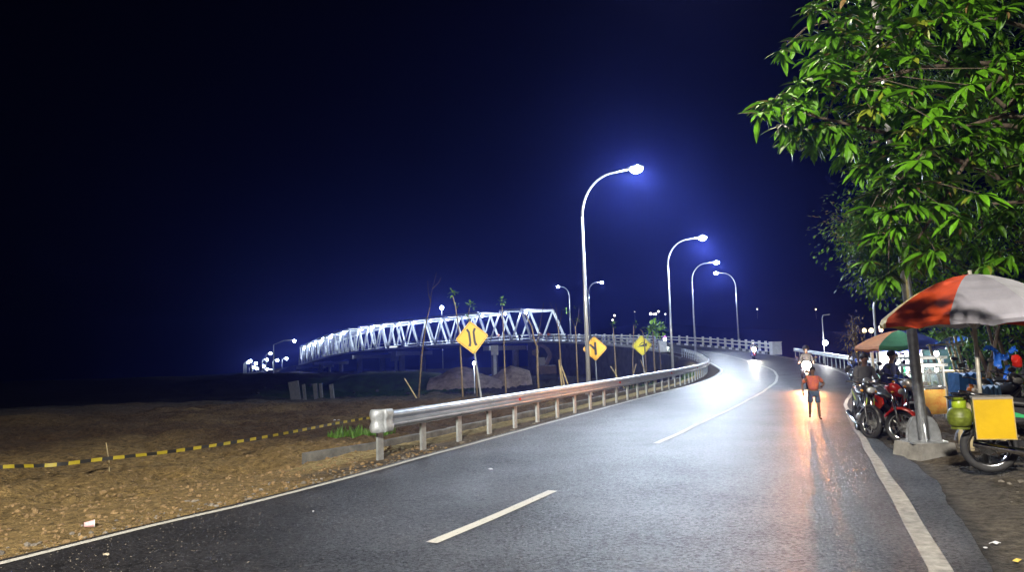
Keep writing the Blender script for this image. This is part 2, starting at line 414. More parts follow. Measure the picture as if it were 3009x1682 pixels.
mxk = t.nodes.new('ShaderNodeMath'); mxk.operation = 'MAXIMUM'; t.links.new(mk.outputs[0], mxk.inputs[0]); t.links.new(gt.outputs[0], mxk.inputs[1])
mx5 = t.nodes.new('ShaderNodeVectorMath'); mx5.operation = 'SCALE'; t.links.new(mx.outputs[0], mx5.inputs[0]); t.links.new(mxk.outputs[0], mx5.inputs[3])
t.links.new(mx5.outputs[0], b.inputs['Base Color'])
mr2 = t.nodes.new('ShaderNodeMapRange'); mr2.inputs[1].default_value = 0.3; mr2.inputs[2].default_value = 0.7; mr2.inputs[3].default_value = 0.30; mr2.inputs[4].default_value = 0.60
t.links.new(nA.outputs['Fac'], mr2.inputs[0]); t.links.new(mr2.outputs[0], b.inputs['Roughness'])
nC = t.nodes.new('ShaderNodeTexVoronoi'); nC.inputs['Scale'].default_value = 42; t.links.new(geo.outputs['Position'], nC.inputs['Vector'])
mr3 = t.nodes.new('ShaderNodeMapRange'); mr3.inputs[1].default_value = 0.05; mr3.inputs[2].default_value = 0.95; mr3.inputs[3].default_value = 0.12; mr3.inputs[4].default_value = 0.9
sepc = t.nodes.new('ShaderNodeSeparateColor'); t.links.new(nC.outputs['Color'], sepc.inputs[0]); t.links.new(sepc.outputs[0], mr3.inputs[0])
pw = t.nodes.new('ShaderNodeMath'); pw.operation = 'MULTIPLY'; t.links.new(mr3.outputs[0], pw.inputs[0]); t.links.new(mr.outputs[0], pw.inputs[1]); t.links.new(pw.outputs[0], b.inputs['Specular IOR Level'])
bp = t.nodes.new('ShaderNodeBump'); bp.inputs['Strength'].default_value = 0.75; bp.inputs['Distance'].default_value = 0.02
t.links.new(nA.outputs['Fac'], bp.inputs['Height']); t.links.new(bp.outputs[0], b.inputs['Normal'])
a_end = ARC[-1] - 1
rb = MB()
NR = int(A_BR / 0.25)
def vpath(f, dz=0.0):
    return [at_arc(2 + (A_BR - 1.5) * k / NR, f(2 + (A_BR - 1.5) * k / NR), dz) for k in range(NR + 1)]
def lline(a): return float(np.interp(a, [45, 47.8, 48.8, 50.7, 56.7, 64.5, 72, 79, 96, 120], [-3.5, -3.5, -3.43, -3.47, -3.78, -3.93, -3.93, -3.69, -3.3, -3.5]))
def rline(a): return float(np.interp(a, [45, 49, 50.4, 52.5, 55.5, 59.6, 65, 75, 101, 120], [3.95, 3.86, 3.71, 3.53, 3.21, 2.88, 2.62, 2.92, 3.75, 3.8]))
pa = vpath(lambda a: lline(a) - 0.17 + 0.05 * noise.noise(V((a * 1.3, 0, 0)))); pb = vpath(lambda a: float(redge(a)) + 0.10 * noise.noise(V((a * 0.9, 5, 0))) + 0.03 * noise.noise(V((a * 5, 5, 0)))); pc = vpath(lambda a: 0, 0.03)
rb.ribbon(pa, pc); rb.ribbon(pc, pb)
o = rb.build('road', am, smooth=True); tag(o, kind='structure')
rb = MB(); a2 = arc_y(236) ; rb.ribbon(path_pts(a2, a_end, -3.7, 0.0, 6), path_pts(a2, a_end, 3.7, 0.0, 6))
tag(rb.build('road', am, smooth=True), kind='structure')
lm = mat('road_line', (0.44, 0.43, 0.39), 0.6, 0, 0.3, 14, 0.2, 60, col2=(0.10, 0.097, 0.09))
for e_, ps in zip(lm.node_tree.nodes['Color Ramp'].color_ramp.elements, (0.36, 0.44)): e_.position = ps
for n_ in lm.node_tree.nodes:
    if n_.type == 'TEX_NOISE' and abs(n_.inputs['Scale'].default_value - 14) < .1: n_.inputs['Detail'].default_value = 10; n_.inputs['Roughness'].default_value = .8
lm2 = mat('edge_strip', (0.36, 0.34, 0.31), 0.75, 0, 0.3, 9, 0.3, 50)
def wob(a, k): return 0.02 * math.sin(a * 0.9 + k) + 0.012 * math.sin(a * 2.3 + k * 2)
def strip(name, a0, a1, s, w, m, dz=0.008, step=0.25, wb=0, crown=0.0):
    mb = MB(); n = max(2, int((a1 - a0) / step)); L = []; Q = []
    for k in range(n + 1):
        a = a0 + (a1 - a0) * k / n; j = wob(a, s) * wb; L.append(at_arc(a, s - w / 2 + j, dz + crown)); Q.append(at_arc(a, s + w / 2 + j * 0.7, dz + crown))
    mb.ribbon(L, Q); return tag(mb.build(name, m), kind='structure')
def vstrip(name, a0, a1, f, wf, m, step=0.25, frac=None):
    mb = MB(); n = max(2, int((a1 - a0) / step)); L = []; Q = []
    for k in range(n + 1):
        a = a0 + (a1 - a0) * k / n; c_ = f(a) + wob(a, 1) * 0.6; w_ = wf(a); z_ = 0.03 * (1 - min(1, abs(c_) / 3.9)) + 0.008
        L.append(at_arc(a, c_ - w_ / 2, z_)); Q.append(at_arc(a, c_ + w_ / 2, z_))
    mb.ribbon(L, Q); return tag(mb.build(name, m), kind='structure')
vstrip('edge_line', 3, A_BR, lline, lambda a: 0.10, lm)
vstrip('edge_strip', 3, 61, rline, lambda a: 0.17 if a < 52 else max(.08, .17 - (a - 52) * .012), lm2)
vstrip('edge_line', 61.02, A_BR, rline, lambda a: 0.09, lm)
d0 = arc_y(6.9); d1 = arc_y(8.95)
for q0_, q1_ in ((48.15, 50.8), (40.5, 43.0)): vstrip('lane_dash', q0_, q1_, lambda a: -0.19, lambda a: 0.125, lm)
vstrip('centre_line', 55.5, A_BR, lambda a: -0.21 + 0.05 * math.sin(a * .21), lambda a: 0.12, lm)

# ------------------------------------------------------------------ W beam guardrails
Wp = [(0.0, 0.155), (0.028, 0.14), (0.075, 0.105), (0.08, 0.075), (0.075, 0.05), (0.02, 0.02), (0.015, 0.0), (0.02, -0.02), (0.075, -0.05), (0.08, -0.075), (0.075, -0.105), (0.028, -0.14), (0.0, -0.155)]
redref = mat('red_reflector', (0.5, 0.02, 0.01), 0.3, 0, 0.1)
def guardrail(label, a0, a1, s, side, group, top=0.8, sp=1.33, cap=False, panel=4.0, flip=False):
    root = wthing('guardrail', label, 'guardrail', tuple(at_arc(a0, s)), group)
    zc = top - 0.155
    na_ = int(round((a1 - a0) / panel))
    for k in range(na_):
        b0 = a0 + k * panel - (0.12 if k else 0); b1 = a0 + (k + 1) * panel; lap = 0.006 * (k % 2)
        mb = MB(); pts = []; n = 9
        for i in range(n):
            a = b0 + (b1 - b0) * i / (n - 1)
            for th in (0.0, 0.006):
                pts += [at_arc(a, s + side * (w + lap + th), 0) + V((0, 0, zc + z)) for (w, z) in Wp]
        m = len(Wp); fs = []
        for i in range(n - 1):
            for th in (0, 1):
                o_ = (i * 2 + th) * m; o2 = ((i + 1) * 2 + th) * m
                fs += [(o_ + j, o_ + j + 1, o2 + j + 1, o2 + j) for j in range(m - 1)]
            for j in (0, m - 1): fs.append((i * 2 * m + j, (i * 2 + 1) * m + j, ((i + 1) * 2 + 1) * m + j, (i + 1) * 2 * m + j))
        mb.add(pts, fs); mb.build('rail_panel', railm, root, smooth=True)
        bb = MB(); 
        for dz in (-0.07, 0.07, 0):
            p = at_arc(b1 - 0.06, s + side * (0.03 if dz == 0 else 0.09), 0) + V((0, 0, zc + dz)); bb.ball(p, 0.014, 6, 4)
        o_ = bb.build('bolts', alum, root); o_['kind'] = 'stuff'
    npst = int((a1 - a0) / sp)
    for k in range(npst + 1):
        a = a0 + 0.1 + k * sp; p = at_arc(a, s - side * 0.10); t_ = at_arc(a + 0.1, s) - at_arc(a, s); rz = math.atan2(t_.y, t_.x)
        mb = MB(); g = hz(p.x, p.y) - 0.25; h = p.z + top - 0.03 - g
        mb.box((p.x, p.y, g + h / 2), (0.15, 0.006 + 0.04, h), rz); mb.box((p.x + side * 0.03 * math.sin(rz) , p.y - side * 0.03 * math.cos(rz), p.z + zc), (0.1, 0.09, 0.3), rz)
        mb.build('post', postm, root)
        if k % 6 == 4:
            mb = MB(); c = at_arc(a, s + side * 0.035) + V((0, 0, zc)); d = at_arc(a, s + side * 0.06) + V((0, 0, zc)); mb.tube([c, d], 0.045, 10); mb.build('reflector', redref, root)
    if cap:
        mb = MB(); c0 = at_arc(a0, s); t_ = (at_arc(a0 + 0.5, s) - c0).normalized(); nrm = V((t_.y, -t_.x, 0)) * side
        vs = []; rows = [(0.2, 0.0), (0.12, 0.02), (0.0, 0.03)] ; n = 12
        prof = [(-0.19, 0.0), (-0.17, 0.02), (-0.1, 0.035), (-0.04, 0.01), (0.0, 0.0), (0.04, 0.01), (0.1, 0.035), (0.17, 0.02), (0.19, 0.0)]
        ring = []
        for i in range(5): ring.append((0.22 - 0.055 * i, 0.085, 0))      # straight part on the road side
        for i in range(n + 1):
            a = math.pi * i / n; ring.append((-0.16 * math.sin(a), 0.085 - 0.12 * (1 - math.cos(a)), 1))
        for (z, w) in prof:
            for (u, v, k) in ring: 
                q_ = V((u, v)); 
                ext = w if k == 0 else w * 0.8
                dirn = V((0, 1)) if k == 0 else V((u, v + 0.035)).normalized()
                p2 = q_ + dirn * ext; vs.append(c0 + t_ * p2.x + nrm * p2.y + V((0, 0, zc + z)))
        m = len(ring); fs = [(i * m + j, i * m + j + 1, (i + 1) * m + j + 1, (i + 1) * m + j) for i in range(len(prof) - 1) for j in range(m - 1)]
        top_ = tuple(range((len(prof) - 1) * m, len(prof) * m)); mb.add(vs, fs); mb.add([vs[i] for i in top_], [tuple(range(len(top_)))])
        mb.build('end_cap', mat('end_cap_zinc', (0.5, 0.54, 0.58), 0.5, 0.35, 0.2, 14, 0.2, 18), root, smooth=True)
    return root
gA = arc_y(12.75, -4.2)
gB = arc_y(78, -4.4)
guardrail('long curved galvanised guardrail along the left road edge with rounded end cap', gA, gA + 4 * int((gB - gA) / 4), -4.2, 1, None, cap=True)
gC = arc_y(40, 4.9); gD = arc_y(72, 4.9)
guardrail('brightly lit short guardrail on the right edge beyond the oncoming motorcycle', gC, gC + 4 * int((gD - gC) / 4), 4.9, -1, None)

# low concrete block wall behind the guardrail
root = wthing('drain_wall', 'low grey concrete block wall half buried in sand behind the left guardrail', 'wall', (-3.3, 12.5, 0))
wp = [V((-3.75, 12.0, 0)), V((-3.2, 12.7, 0))] ; a = arc_y(13.6, -5.25)
pts_w = [V((-3.72, 13.1, 0))] + [at_arc(a + 1.2 * k, -5.3) for k in range(1, 26)]
pts_w.insert(1, (pts_w[0] + pts_w[1]) / 2)
for k in range(len(pts_w) - 1):
    p, q_ = pts_w[k], pts_w[k + 1]; d = (q_ - p).normalized()
    mb = MB(); zt = 0.10 + random.uniform(-.012, .012); mb.bar(p + d * 0.008 + V((0, 0, zt - 0.2)), q_ - d * 0.008 + V((0, 0, zt - 0.2)), 0.12, 0.4)
    mb.build('concrete_block', mat('old_block', (.17, .17, .165), .9, 0, .3, 4, .4, 25), root)

# ------------------------------------------------------------------ street lamps
def lamp_mesh_parts(H, arm):
    pole = MB(); pole.tube([(0, 0, 0.0), (0, 0, H * 0.4), (0, 0, H - 2.0)], [0.10, 0.08, 0.06], 10)
    armb = MB(); pts = []
    for i in range(13):
        a = math.pi / 2 * i / 12; pts.append((arm * 0.62 * (1 - math.cos(a)), 0, H - 2.02 + 1.75 * math.sin(a)))
    pts.append((arm - 0.3, 0, H - 0.21)); armb.tube(pts, [0.058 - 0.0015 * i for i in range(len(pts))], 8)
    plate = MB(); plate.box((0, 0, 0.015), (0.4, 0.4, 0.03))
    for k in range(4):
        a = k * math.pi / 2; plate.prism([(0.09, 0.03), (0.19, 0.03), (0.095, 0.26)], 0.012, Matrix.Rotation(a, 4, 'Z'))
    collar = MB(); collar.tube([(0, 0, H * 0.42), (0, 0, H * 0.42 + 0.12)], 0.088, 10)
    hd = MB(); x = arm
    hd.loft([(x - 0.38, H - 0.2, 0.05, 0.045), (x - 0.25, H - 0.17, 0.12, 0.06), (x, H - 0.15, 0.17, 0.075), (x + 0.22, H - 0.16, 0.15, 0.06), (x + 0.33, H - 0.18, 0.06, 0.03)], 12)
    gl = MB(); gl.ball((x + 0.02, 0, H - 0.24), (0.28, 0.19, 0.17), 14, 8)
    return pole, armb, plate, collar, hd, gl
_lampc = {}
def street_lamp(label, p, ang, H=9.4, arm=2.4, w=LAMP_W, col=LAMPCOL, lean=0.0, glass=None, group='curved street lamps along the road'):
    key = (H, arm, id(glass))
    root = thing('street_lamp', label, 'street lamp', p, ang, group)
    if key not in _lampc:
        P = lamp_mesh_parts(H, arm)
        _lampc[key] = [P[0].mesh('pole', polem, smooth=True), P[1].mesh('arm', polem, smooth=True), P[2].mesh('base_plate', galv), P[3].mesh('collar', polem), P[4].mesh('lamp_head', polem, smooth=True), P[5].mesh('diffuser', glass or LED, smooth=True)]
    o_ = None
    for n_, m_ in zip(['pole', 'arm', 'base_plate', 'collar', 'lamp_head'], _lampc[key][:5]):
        o_ = inst(n_, m_, root)
    inst('diffuser', _lampc[key][5], o_)
    if w:
        spot_light('lamp_light', (arm + 0.02, 0, H - 0.34), w, (0, 0, -1), 168, col, 0.12, root, 0.35)
        point_light('lamp_glow', (arm + 0.02, 0, H - 0.40), w * 0.2, col, 0.10, root)
    return root
def angto(p, q): return math.atan2(q[1] - p[1], q[0] - p[0])
lampdefs = [  # pole column, distance, head column, label
    (1727, 31.0, 1845, 'tallest nearest street lamp, behind the left guardrail beside the side-road sign'),
    (1976, 51.0, 2047, 'second street lamp on the left of the bend, right of the steep-climb sign'),
    (2045, 71.0, 2085, 'third street lamp along the guardrail, on the inner side of the bend'),
    (2174, 90.0, 2108, 'street lamp on the far balustrade with its arm pointing left over the road'),
    (1737, 110.0, 1765, 'street lamp seen just right of the nearest pole, arm pointing right'),
    (1680, 124.0, 1643, 'street lamp beside the right end of the truss bridge, arm pointing left')]
for i, (sx, Y, hx, lab) in enumerate(lampdefs):
    x = gx(sx, Y); s_, zr, a_ = [float(v[0]) for v in road_rel(np.array([x]), np.array([Y]))]
    zb = hz(x, Y) if i < 3 else zr - 0.1
    c = at_arc(a_)
    if i == 2: zb = max(zb, zr - 0.4)
    an = angto((x, Y), c) if i != 3 else angto((x, Y), c)
    street_lamp(lab, (x, Y, zb - 0.02), an, H=9.4 + max(0, zr - zb) , w=LAMP_W * (2.2, 2.1, 1.2, 1.0, 0.7, 0.5)[i])

# galvanised pole on the right with its concrete footing: also a street lamp, warm and weaker, head above the frame
px_, py_ = at(2714, 1285, 11.4).x, 11.4; pz_ = hz(px_, py_)
fo = MB(); fo.prism([(-0.34, 0), (0.34, 0), (0.27, 0.3), (-0.27, 0.3)], 0.6, Matrix.Translation((px_, py_, pz_ - 0.08)) @ Matrix.Rotation(0.2, 4, 'Z'))
o = fo.build('concrete_footing', conc); tag(o, 'grey concrete footing block under the thick galvanised pole', 'footing')
root = thing('street_lamp', 'thick galvanised lamp pole on a concrete footing beside the parked motorcycles', 'street lamp', (px_, py_, pz_ + 0.22), angto((px_, py_), at_arc(arc_y(12)) ), 'curved street lamps along the road')
H = 9.2; mb = MB(); mb.tube([(0, 0, 0.02), (0, 0, 4), (0, 0, H - 1.6)], [0.078, 0.066, 0.054], 14); mb.build('pole', galv, root, smooth=True)
mb = MB(); mb.tube([(0, 0, H - 1.62), (0.05, 0, H - 1.0), (0.35, 0, H - 0.45), (0.9, 0, H - 0.2), (2.4, 0, H - 0.1)], [0.06, 0.05, 0.045, 0.04, 0.035], 10); mb.build('arm', galv, root, smooth=True)
mb = MB(); mb.box((0, 0, 0.012), (0.5, 0.5, 0.024)); mb.build('base_plate', galv, root)
for k in range(6):
    mb = MB(); a = k * math.pi / 3 + 0.3; mb.prism([(0.1, 0.025)] + [(0.1 + 0.16 * math.cos(b_), 0.025 + 0.36 * math.sin(b_)) for b_ in (0, .4, .8, 1.2, 1.5708)], 0.014, Matrix.Rotation(a, 4, 'Z')); mb.build('gusset_plate', galv, root)
mb = MB(); mb.loft([(2.2, H - 0.1, 0.06, 0.04), (2.35, H - 0.08, 0.14, 0.06), (2.7, H - 0.08, 0.15, 0.06), (2.9, H - 0.1, 0.06, 0.03)]); hd = mb.build('lamp_head', polem, root, smooth=True)
root.rotation_euler[0] = R(0.0); root.rotation_euler[1] = R(1.8)
mb = MB(); mb.box((2.53, 0, H - 0.155), (0.4, 0.2, 0.03)); mb.build('diffuser', LED, hd)
bp2 = V((-2.2, -7.5, 0)); street_lamp('street lamp behind the viewpoint on the right side of the road', (bp2.x, bp2.y, hz(bp2.x, bp2.y)), R(95), H=9.0, arm=2.4, w=0, col=WARM if 0 else LAMPCOL)
spot_light('lamp_light', (bp2.x - .2, bp2.y + 2.4, 8.6), 32000, (0, 0, -1), 174, (1, .93, .8), .35, None, .1)
WARM = (1.0, 0.86, 0.66)
spot_light('lamp_light', (2.53, 0, H - 0.22), 1500, (0, 0, -1), 172, WARM, 0.15, root, 0.2)

fl0 = V((bp2.x + .1, bp2.y + .3, 7.2)); rt = wthing('floodlight', 'added unseen floodlight on the lamp pole behind the viewpoint, brightening the signs', 'floodlight', tuple(fl0))  # unseen fixture, added to brighten the signs and saplings
mb = MB(); mb.box(fl0 + V((0, 0, 0)), (.5, .16, .4), R(-8)); mb.build('housing', blackpl, rt); mb = MB(); mb.box(fl0 + V((.012, .09, 0)), (.44, .02, .34), R(-8)); mb.build('glass', LED, rt)
mb = MB(); mb.bar(fl0 - V((.1, .3, 0)), fl0 - V((0, .08, 0)), .04, .04); mb.build('bracket', polem, rt)
spot_light('sign_fill_beam', (.05, .2, 0), 50000, V((4.5, 47, 1.5)) - fl0, 30, (1, .93, .8), .2, rt, .8)
# ------------------------------------------------------------------ signs
def diamond(label, c, h, tilt, yaw, base_p, face, draw, edgecol=None):
    root = wthing('warning_sign', label, 'road sign', tuple(base_p), 'yellow diamond warning signs')
    M = Matrix.Translation(c) @ Matrix.Rotation(yaw, 4, 'Z') @ Matrix.Rotation(tilt, 4, 'Y')
    def dia(r): 
        k = r * 0.07; return [(0 - k, -r + k), (k, -r + k), (r - k, -k), (r - k, k), (k, r - k), (-k, r - k), (-r + k, k), (-r + k, -k)]
    mb = MB(); mb.prism(dia(h), 0.02, M); pl = mb.build('sign_plate', face, root)
    mb = MB(); mb.prism(dia(h * 0.985), 0.03, M @ Matrix.Translation((0, 0.026, 0))); mb.build('sign_back', signback, root)
    mb = MB()
    for k in range(4):
        Mk = M @ Matrix.Rotation(k * math.pi / 2, 4, 'Y') @ Matrix.Translation((0, -0.012, 0))
        r1, r2 = h * 0.915, h * 0.885; mb.prism([(0.0, r1), (0.0, r2), (r2, 0.0), (r1, 0.0)], 0.004, Mk)
    mb.build('border_line', blackp, pl)
    mb = MB()
    for poly in draw: mb.prism([(x * h, z * h) for x, z in poly], 0.006, M @ Matrix.Translation((0, -0.013, 0)))
    mb.build('symbol', blackp, pl)
    top = M @ V((0, 0.06, h * 0.35)); b0 = V(base_p) - V((0, 0, 0.2)); mb = MB(); mb.tube([b0, top], 0.035, 8); mb.build('post', polem, root)
    return root
narrow = [[(-.30, .50), (-.18, .56), (-.07, .34), (-.06, -.28), (-.12, -.50), (-.28, -.48), (-.2, -.26), (-.2, .30)],
          [(.30, .50), (.18, .56), (.07, .34), (.06, -.28), (.12, -.50), (.28, -.48), (.2, -.26), (.2, .30)]]
def pl_(pts, w):
    L = []; Q = []
    for i, p in enumerate(pts):
        d = V(pts[min(i + 1, len(pts) - 1)]) - V(pts[max(i - 1, 0)]); d.normalize(); n_ = V((-d.y, d.x)) * w / 2; L.append(tuple(V(p) + n_)); Q.append(tuple(V(p) - n_))
    return L + Q[::-1]
yjun = [pl_([(0.05, -0.52), (0.05, 0.52)], 0.18), pl_([(-0.40, 0.36), (0.03, -0.08)], 0.16)]
hill = [[(-0.45, -0.02 - .1), (0.48, -0.12 - .02 + .05), (0.5, 0.22)],
        [(-0.24, 0.0), (-0.20, 0.12), (-0.10, 0.17), (-0.05, 0.26), (0.18, 0.31), (0.25, 0.22), (0.2, 0.19), (0.15, 0.25), (-0.0, 0.22), (-0.06, 0.12), (-0.14, 0.08), (-0.16, 0.02)]]
def signat(sx, sy, bx, Y, half, **k):
    c = at(sx, sy, Y); h = half * Y / F; bp_ = base(bx, Y); return c, h, bp_
c, h, bp_ = signat(1387, 993, 1414, 28.8, 50); diamond('largest yellow diamond sign, leaning, with two black bars for a narrowing road', c, h, R(-6), R(-4), bp_, yellp, narrow)
c, h, bp_ = signat(1748, 1025, 1752, 40, 36.5); diamond('orange yellow diamond sign with a black side road joining from the left', c, h, R(-2), R(-4), bp_, mat('sign_orange', (0.95, 0.46, 0.004), 0.45, 0, 0.05, 4), yjun)
c, h, bp_ = signat(1886, 1016, 1895, 49.6, 30.5); diamond('brightest lemon yellow diamond sign with a vehicle climbing a steep slope', c, h, R(-2), R(-4), bp_, yellp2, hill)

# ------------------------------------------------------------------ truss bridge
steel = mat('bridge_steel_white', (0.62, 0.65, 0.66), 0.45, 0.1, 0.15, 1.5)
A1 = arc_y(132.0); BN = [(A_BR, A1, 2), (A1, arc_y(163.5), 9), (arc_y(163.5), arc_y(236), 13)]
bridge = wthing('truss_bridge', 'long white steel truss bridge curving away to the left, lit along its diagonals', 'bridge', tuple(at_arc(A_BR)))
HT = 5.3; side_s = (-3.8, 3.8)
toplamps = []
for (b0, b1, n) in BN:
    g = 0.25
    for s_ in side_s:
        bot = [at_arc(b0 + g + (b1 - b0 - 2 * g) * k / n, s_, 0.1) for k in range(n + 1)]
        top = [at_arc(b0 + g + (b1 - b0 - 2 * g) * (k + 0.5) / n, s_, 0.1 + HT) for k in range(n)]
        mb = MB(); [mb.bar(bot[k], bot[k + 1], 0.3, 0.4) for k in range(n)]; mb.build('bottom_chord', steel, bridge)
        mb = MB(); [mb.bar(top[k], top[k + 1], 0.34, 0.4) for k in range(n - 1)]; mb.build('top_chord', steel, bridge)
        for k in range(n):
            mb = MB(); mb.bar(bot[k], top[k], 0.36, 0.36, V((1, 0, 0))); mb.build('diagonal', steel, bridge)
            mb = MB(); mb.bar(top[k], bot[k + 1], 0.26, 0.26, V((1, 0, 0))); mb.build('diagonal', steel, bridge)
            if s_ < 0: toplamps.append((at_arc(b0 + g + (b1 - b0 - 2 * g) * (k + 0.5) / n - .6, s_ + 0.5, HT - 0.45), n))
        mb = MB()
        for z in (0.55, 1.1): 
            for k in range(n): mb.bar(bot[k] + V((0, 0, z)), bot[k + 1] + V((0, 0, z)), 0.08, 0.1)
        mb.build('handrail', steel, bridge)
    for k in range(n):
        p, q_ = at_arc(b0 + g + (b1 - b0 - 2 * g) * (k + 0.5) / n, -3.65, HT + 0.1), at_arc(b0 + g + (b1 - b0 - 2 * g) * (k + 0.5) / n, 3.65, HT + 0.1)
        mb = MB(); mb.bar(p, q_, 0.2, 0.25); mb.build('cross_beam', steel, bridge)
    dk = MB(); n2_ = n * 3; L = path_pts(b0 + .05, b1 - .05, -3.6, 0, (b1 - b0) / n2_); Q = path_pts(b0 + .05, b1 - .05, 3.6, 0, (b1 - b0) / n2_)
    dk.ribbon(L, Q); dk.ribbon([p - V((0, 0, .3)) for p in Q], [p - V((0, 0, .3)) for p in L]); dk.ribbon([p - V((0, 0, .3)) for p in L], L); dk.ribbon(Q, [p - V((0, 0, .3)) for p in Q])
    dk.build('deck', am, bridge)
for k, b0 in enumerate([A_BR, A1, arc_y(150), arc_y(163.5), arc_y(200), arc_y(236)]):
    p = at_arc(b0, 0); g = hz(p.x, p.y) - 1.5 if p.y < 230 else p.z - 5; t_ = at_arc(b0 + 1, 0) - p; rz = math.atan2(t_.y, t_.x)
    mb = MB(); mb.box((p.x, p.y, p.z - 0.95), (1.6, 9.0, 0.8), rz); ft = mb.build('pier_cap', conclight, bridge)
    nr = V((t_.y, -t_.x, 0)).normalized()
    for sd2 in (-2.6, 2.6):
        mb = MB(); c_ = p + nr * sd2; mb.tube([(c_.x, c_.y, g), (c_.x, c_.y, p.z - 1.35)], 0.6, 12); mb.build('pier_column', conc, bridge)
lampbody = mat('lamp_body', (0.3, 0.3, 0.3), 0.5, 0.5)
fixm = MB(); fixm.box((0, 0, 0.12), (0.5, 0.34, 0.14)); fixm_ = fixm.mesh('housing', lampbody)
g2 = MB(); g2.ball((0, 0, 0), (0.24, 0.2, 0.16), 10, 6); g2_ = g2.mesh('diffuser', LED, smooth=True)
for k, (p, n) in enumerate(toplamps):
    if n == 13 and k % 2: continue
    
    r_ = thing('bridge_lamp', 'white lamp fixed under the near top chord of the truss bridge', 'lamp', tuple(p), 0, 'lamps along the top of the truss bridge')
    inst('housing', fixm_, r_); inst('diffuser', g2_, r_)
    point_light('lamp_glow', (0, 0.0, -0.25), 2000, LAMPCOL, 0.1, r_)

# balustrades of the approach ramp
wallp = mat('balustrade_paint', (0.68, 0.69, 0.68), 0.6, 0, 0.12, 3)
def balustrade(label, a0, a1, s, sp):
    root = wthing('balustrade', label, 'balustrade', tuple(at_arc(a0, s)))
    n = int((a1 - a0) / sp); sp = (a1 - a0) / n
    for k in range(n + 1):
        p = at_arc(a0 + k * sp, s); t_ = at_arc(a0 + k * sp + .2, s) - p; mb = MB(); mb.box((p.x, p.y, p.z + 0.72), (0.2, 0.22, 1.06), math.atan2(t_.y, t_.x)); mb.build('post', wallp, root)
        if k < n:
            for z in (0.62, 1.0):
                mb = MB(); q_ = at_arc(a0 + (k + 1) * sp, s); d = (q_ - p).normalized(); mb.bar(p + d * .1 + V((0, 0, z)), q_ - d * .1 + V((0, 0, z)), 0.12, 0.14); mb.build('rail', wallp, root)
            for h_ in (0, 1):
                mb = MB(); b0_ = a0 + (k + h_ / 2) * sp; sg = -1 if s > 0 else 1
                mb.bar(at_arc(b0_ + .005, s + sg * 0.32, 0.1), at_arc(b0_ + sp / 2 - .005, s + sg * 0.32, 0.1), 0.3, 0.26); mb.build('kerb_block', wallp if h_ else blackp, root)
    mb = MB(); mb.ribbon(path_pts(a0, a1, s - .18, .19, 1.5), path_pts(a0, a1, s + .18, .19, 1.5)); 
    mb.ribbon(path_pts(a0, a1, s - .18, -.5, 1.5), path_pts(a0, a1, s - .18, .19, 1.5)); mb.ribbon(path_pts(a0, a1, s + .18, .19, 1.5), path_pts(a0, a1, s + .18, -.5, 1.5)); mb.build('parapet_base', wallp, root)
    return root
balustrade('white concrete balustrade on the outer edge of the curving ramp to the bridge', arc_y(73.5, 4.3), A_BR - 0.4, 4.3, 2.0)
balustrade('white concrete balustrade on the inner edge of the ramp behind the yellow signs', arc_y(86, -4.3), A_BR - 0.4, -4.3, 2.0)
for (aa, ss, lab) in ((arc_y(73, 4.3) - .4, 4.35, 'white concrete end block where the outer balustrade meets the right guardrail'), (arc_y(85, -4.3) - .4, -4.35, 'white concrete end block of the inner balustrade behind the curved guardrail')):
    p = at_arc(aa, ss); mb = MB(); mb.box((0, 0, 0.6), (0.9, 0.9, 1.2)); mb.box((0, 0, 1.24), (1.0, 1.0, 0.08)); o = mb.build('end_block', wallp); o.location = p; tag(o, lab, 'concrete block')
# retaining wall under the near edge of the ramp
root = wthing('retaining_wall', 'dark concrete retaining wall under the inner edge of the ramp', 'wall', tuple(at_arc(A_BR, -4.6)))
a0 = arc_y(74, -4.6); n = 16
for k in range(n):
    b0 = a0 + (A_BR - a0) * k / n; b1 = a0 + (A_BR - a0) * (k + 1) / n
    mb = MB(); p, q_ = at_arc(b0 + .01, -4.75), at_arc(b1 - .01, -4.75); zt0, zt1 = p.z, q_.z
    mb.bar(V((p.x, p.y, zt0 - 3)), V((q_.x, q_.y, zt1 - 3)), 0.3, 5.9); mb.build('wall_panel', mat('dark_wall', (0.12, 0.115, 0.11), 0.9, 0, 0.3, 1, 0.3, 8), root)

# ------------------------------------------------------------------ saplings
leafm = mat('young_leaf', (0.2, 0.4, 0.05), 0.5, 0, 0.3, 3)
leafd = mat('dry_leaf', (0.16, 0.13, 0.07), 0.7, 0, 0.3, 3)
def leaf_geo(mb, p, d, L, w, droop=0.25, fold=0.25, nseg=3):
    d = V(d).normalized(); sd_ = d.cross(V((0, 0, 1)))
    if sd_.length < 0.05: sd_ = V((1, 0, 0))
    sd_.normalize(); u = sd_.cross(d); vs = []; cs = V(p); prof = (0.1, 0.85, 0.8, 0.0) if nseg == 3 else (0.1, 0.75, 1.0, 0.7, 0.0)
    for i in range(nseg + 1):
        ww = w / 2 * prof[i]
        vs += [cs + sd_ * ww + u * ww * fold, cs, cs - sd_ * ww + u * ww * fold]
        d = (d - V((0, 0, droop / nseg))).normalized(); u = sd_.cross(d); cs = cs + d * (L / nseg)
    fs = []
    for i in range(nseg): a = i * 3; fs += [(a, a + 1, a + 4, a + 3), (a + 1, a + 2, a + 5, a + 4)]
    mb.add(vs, fs)
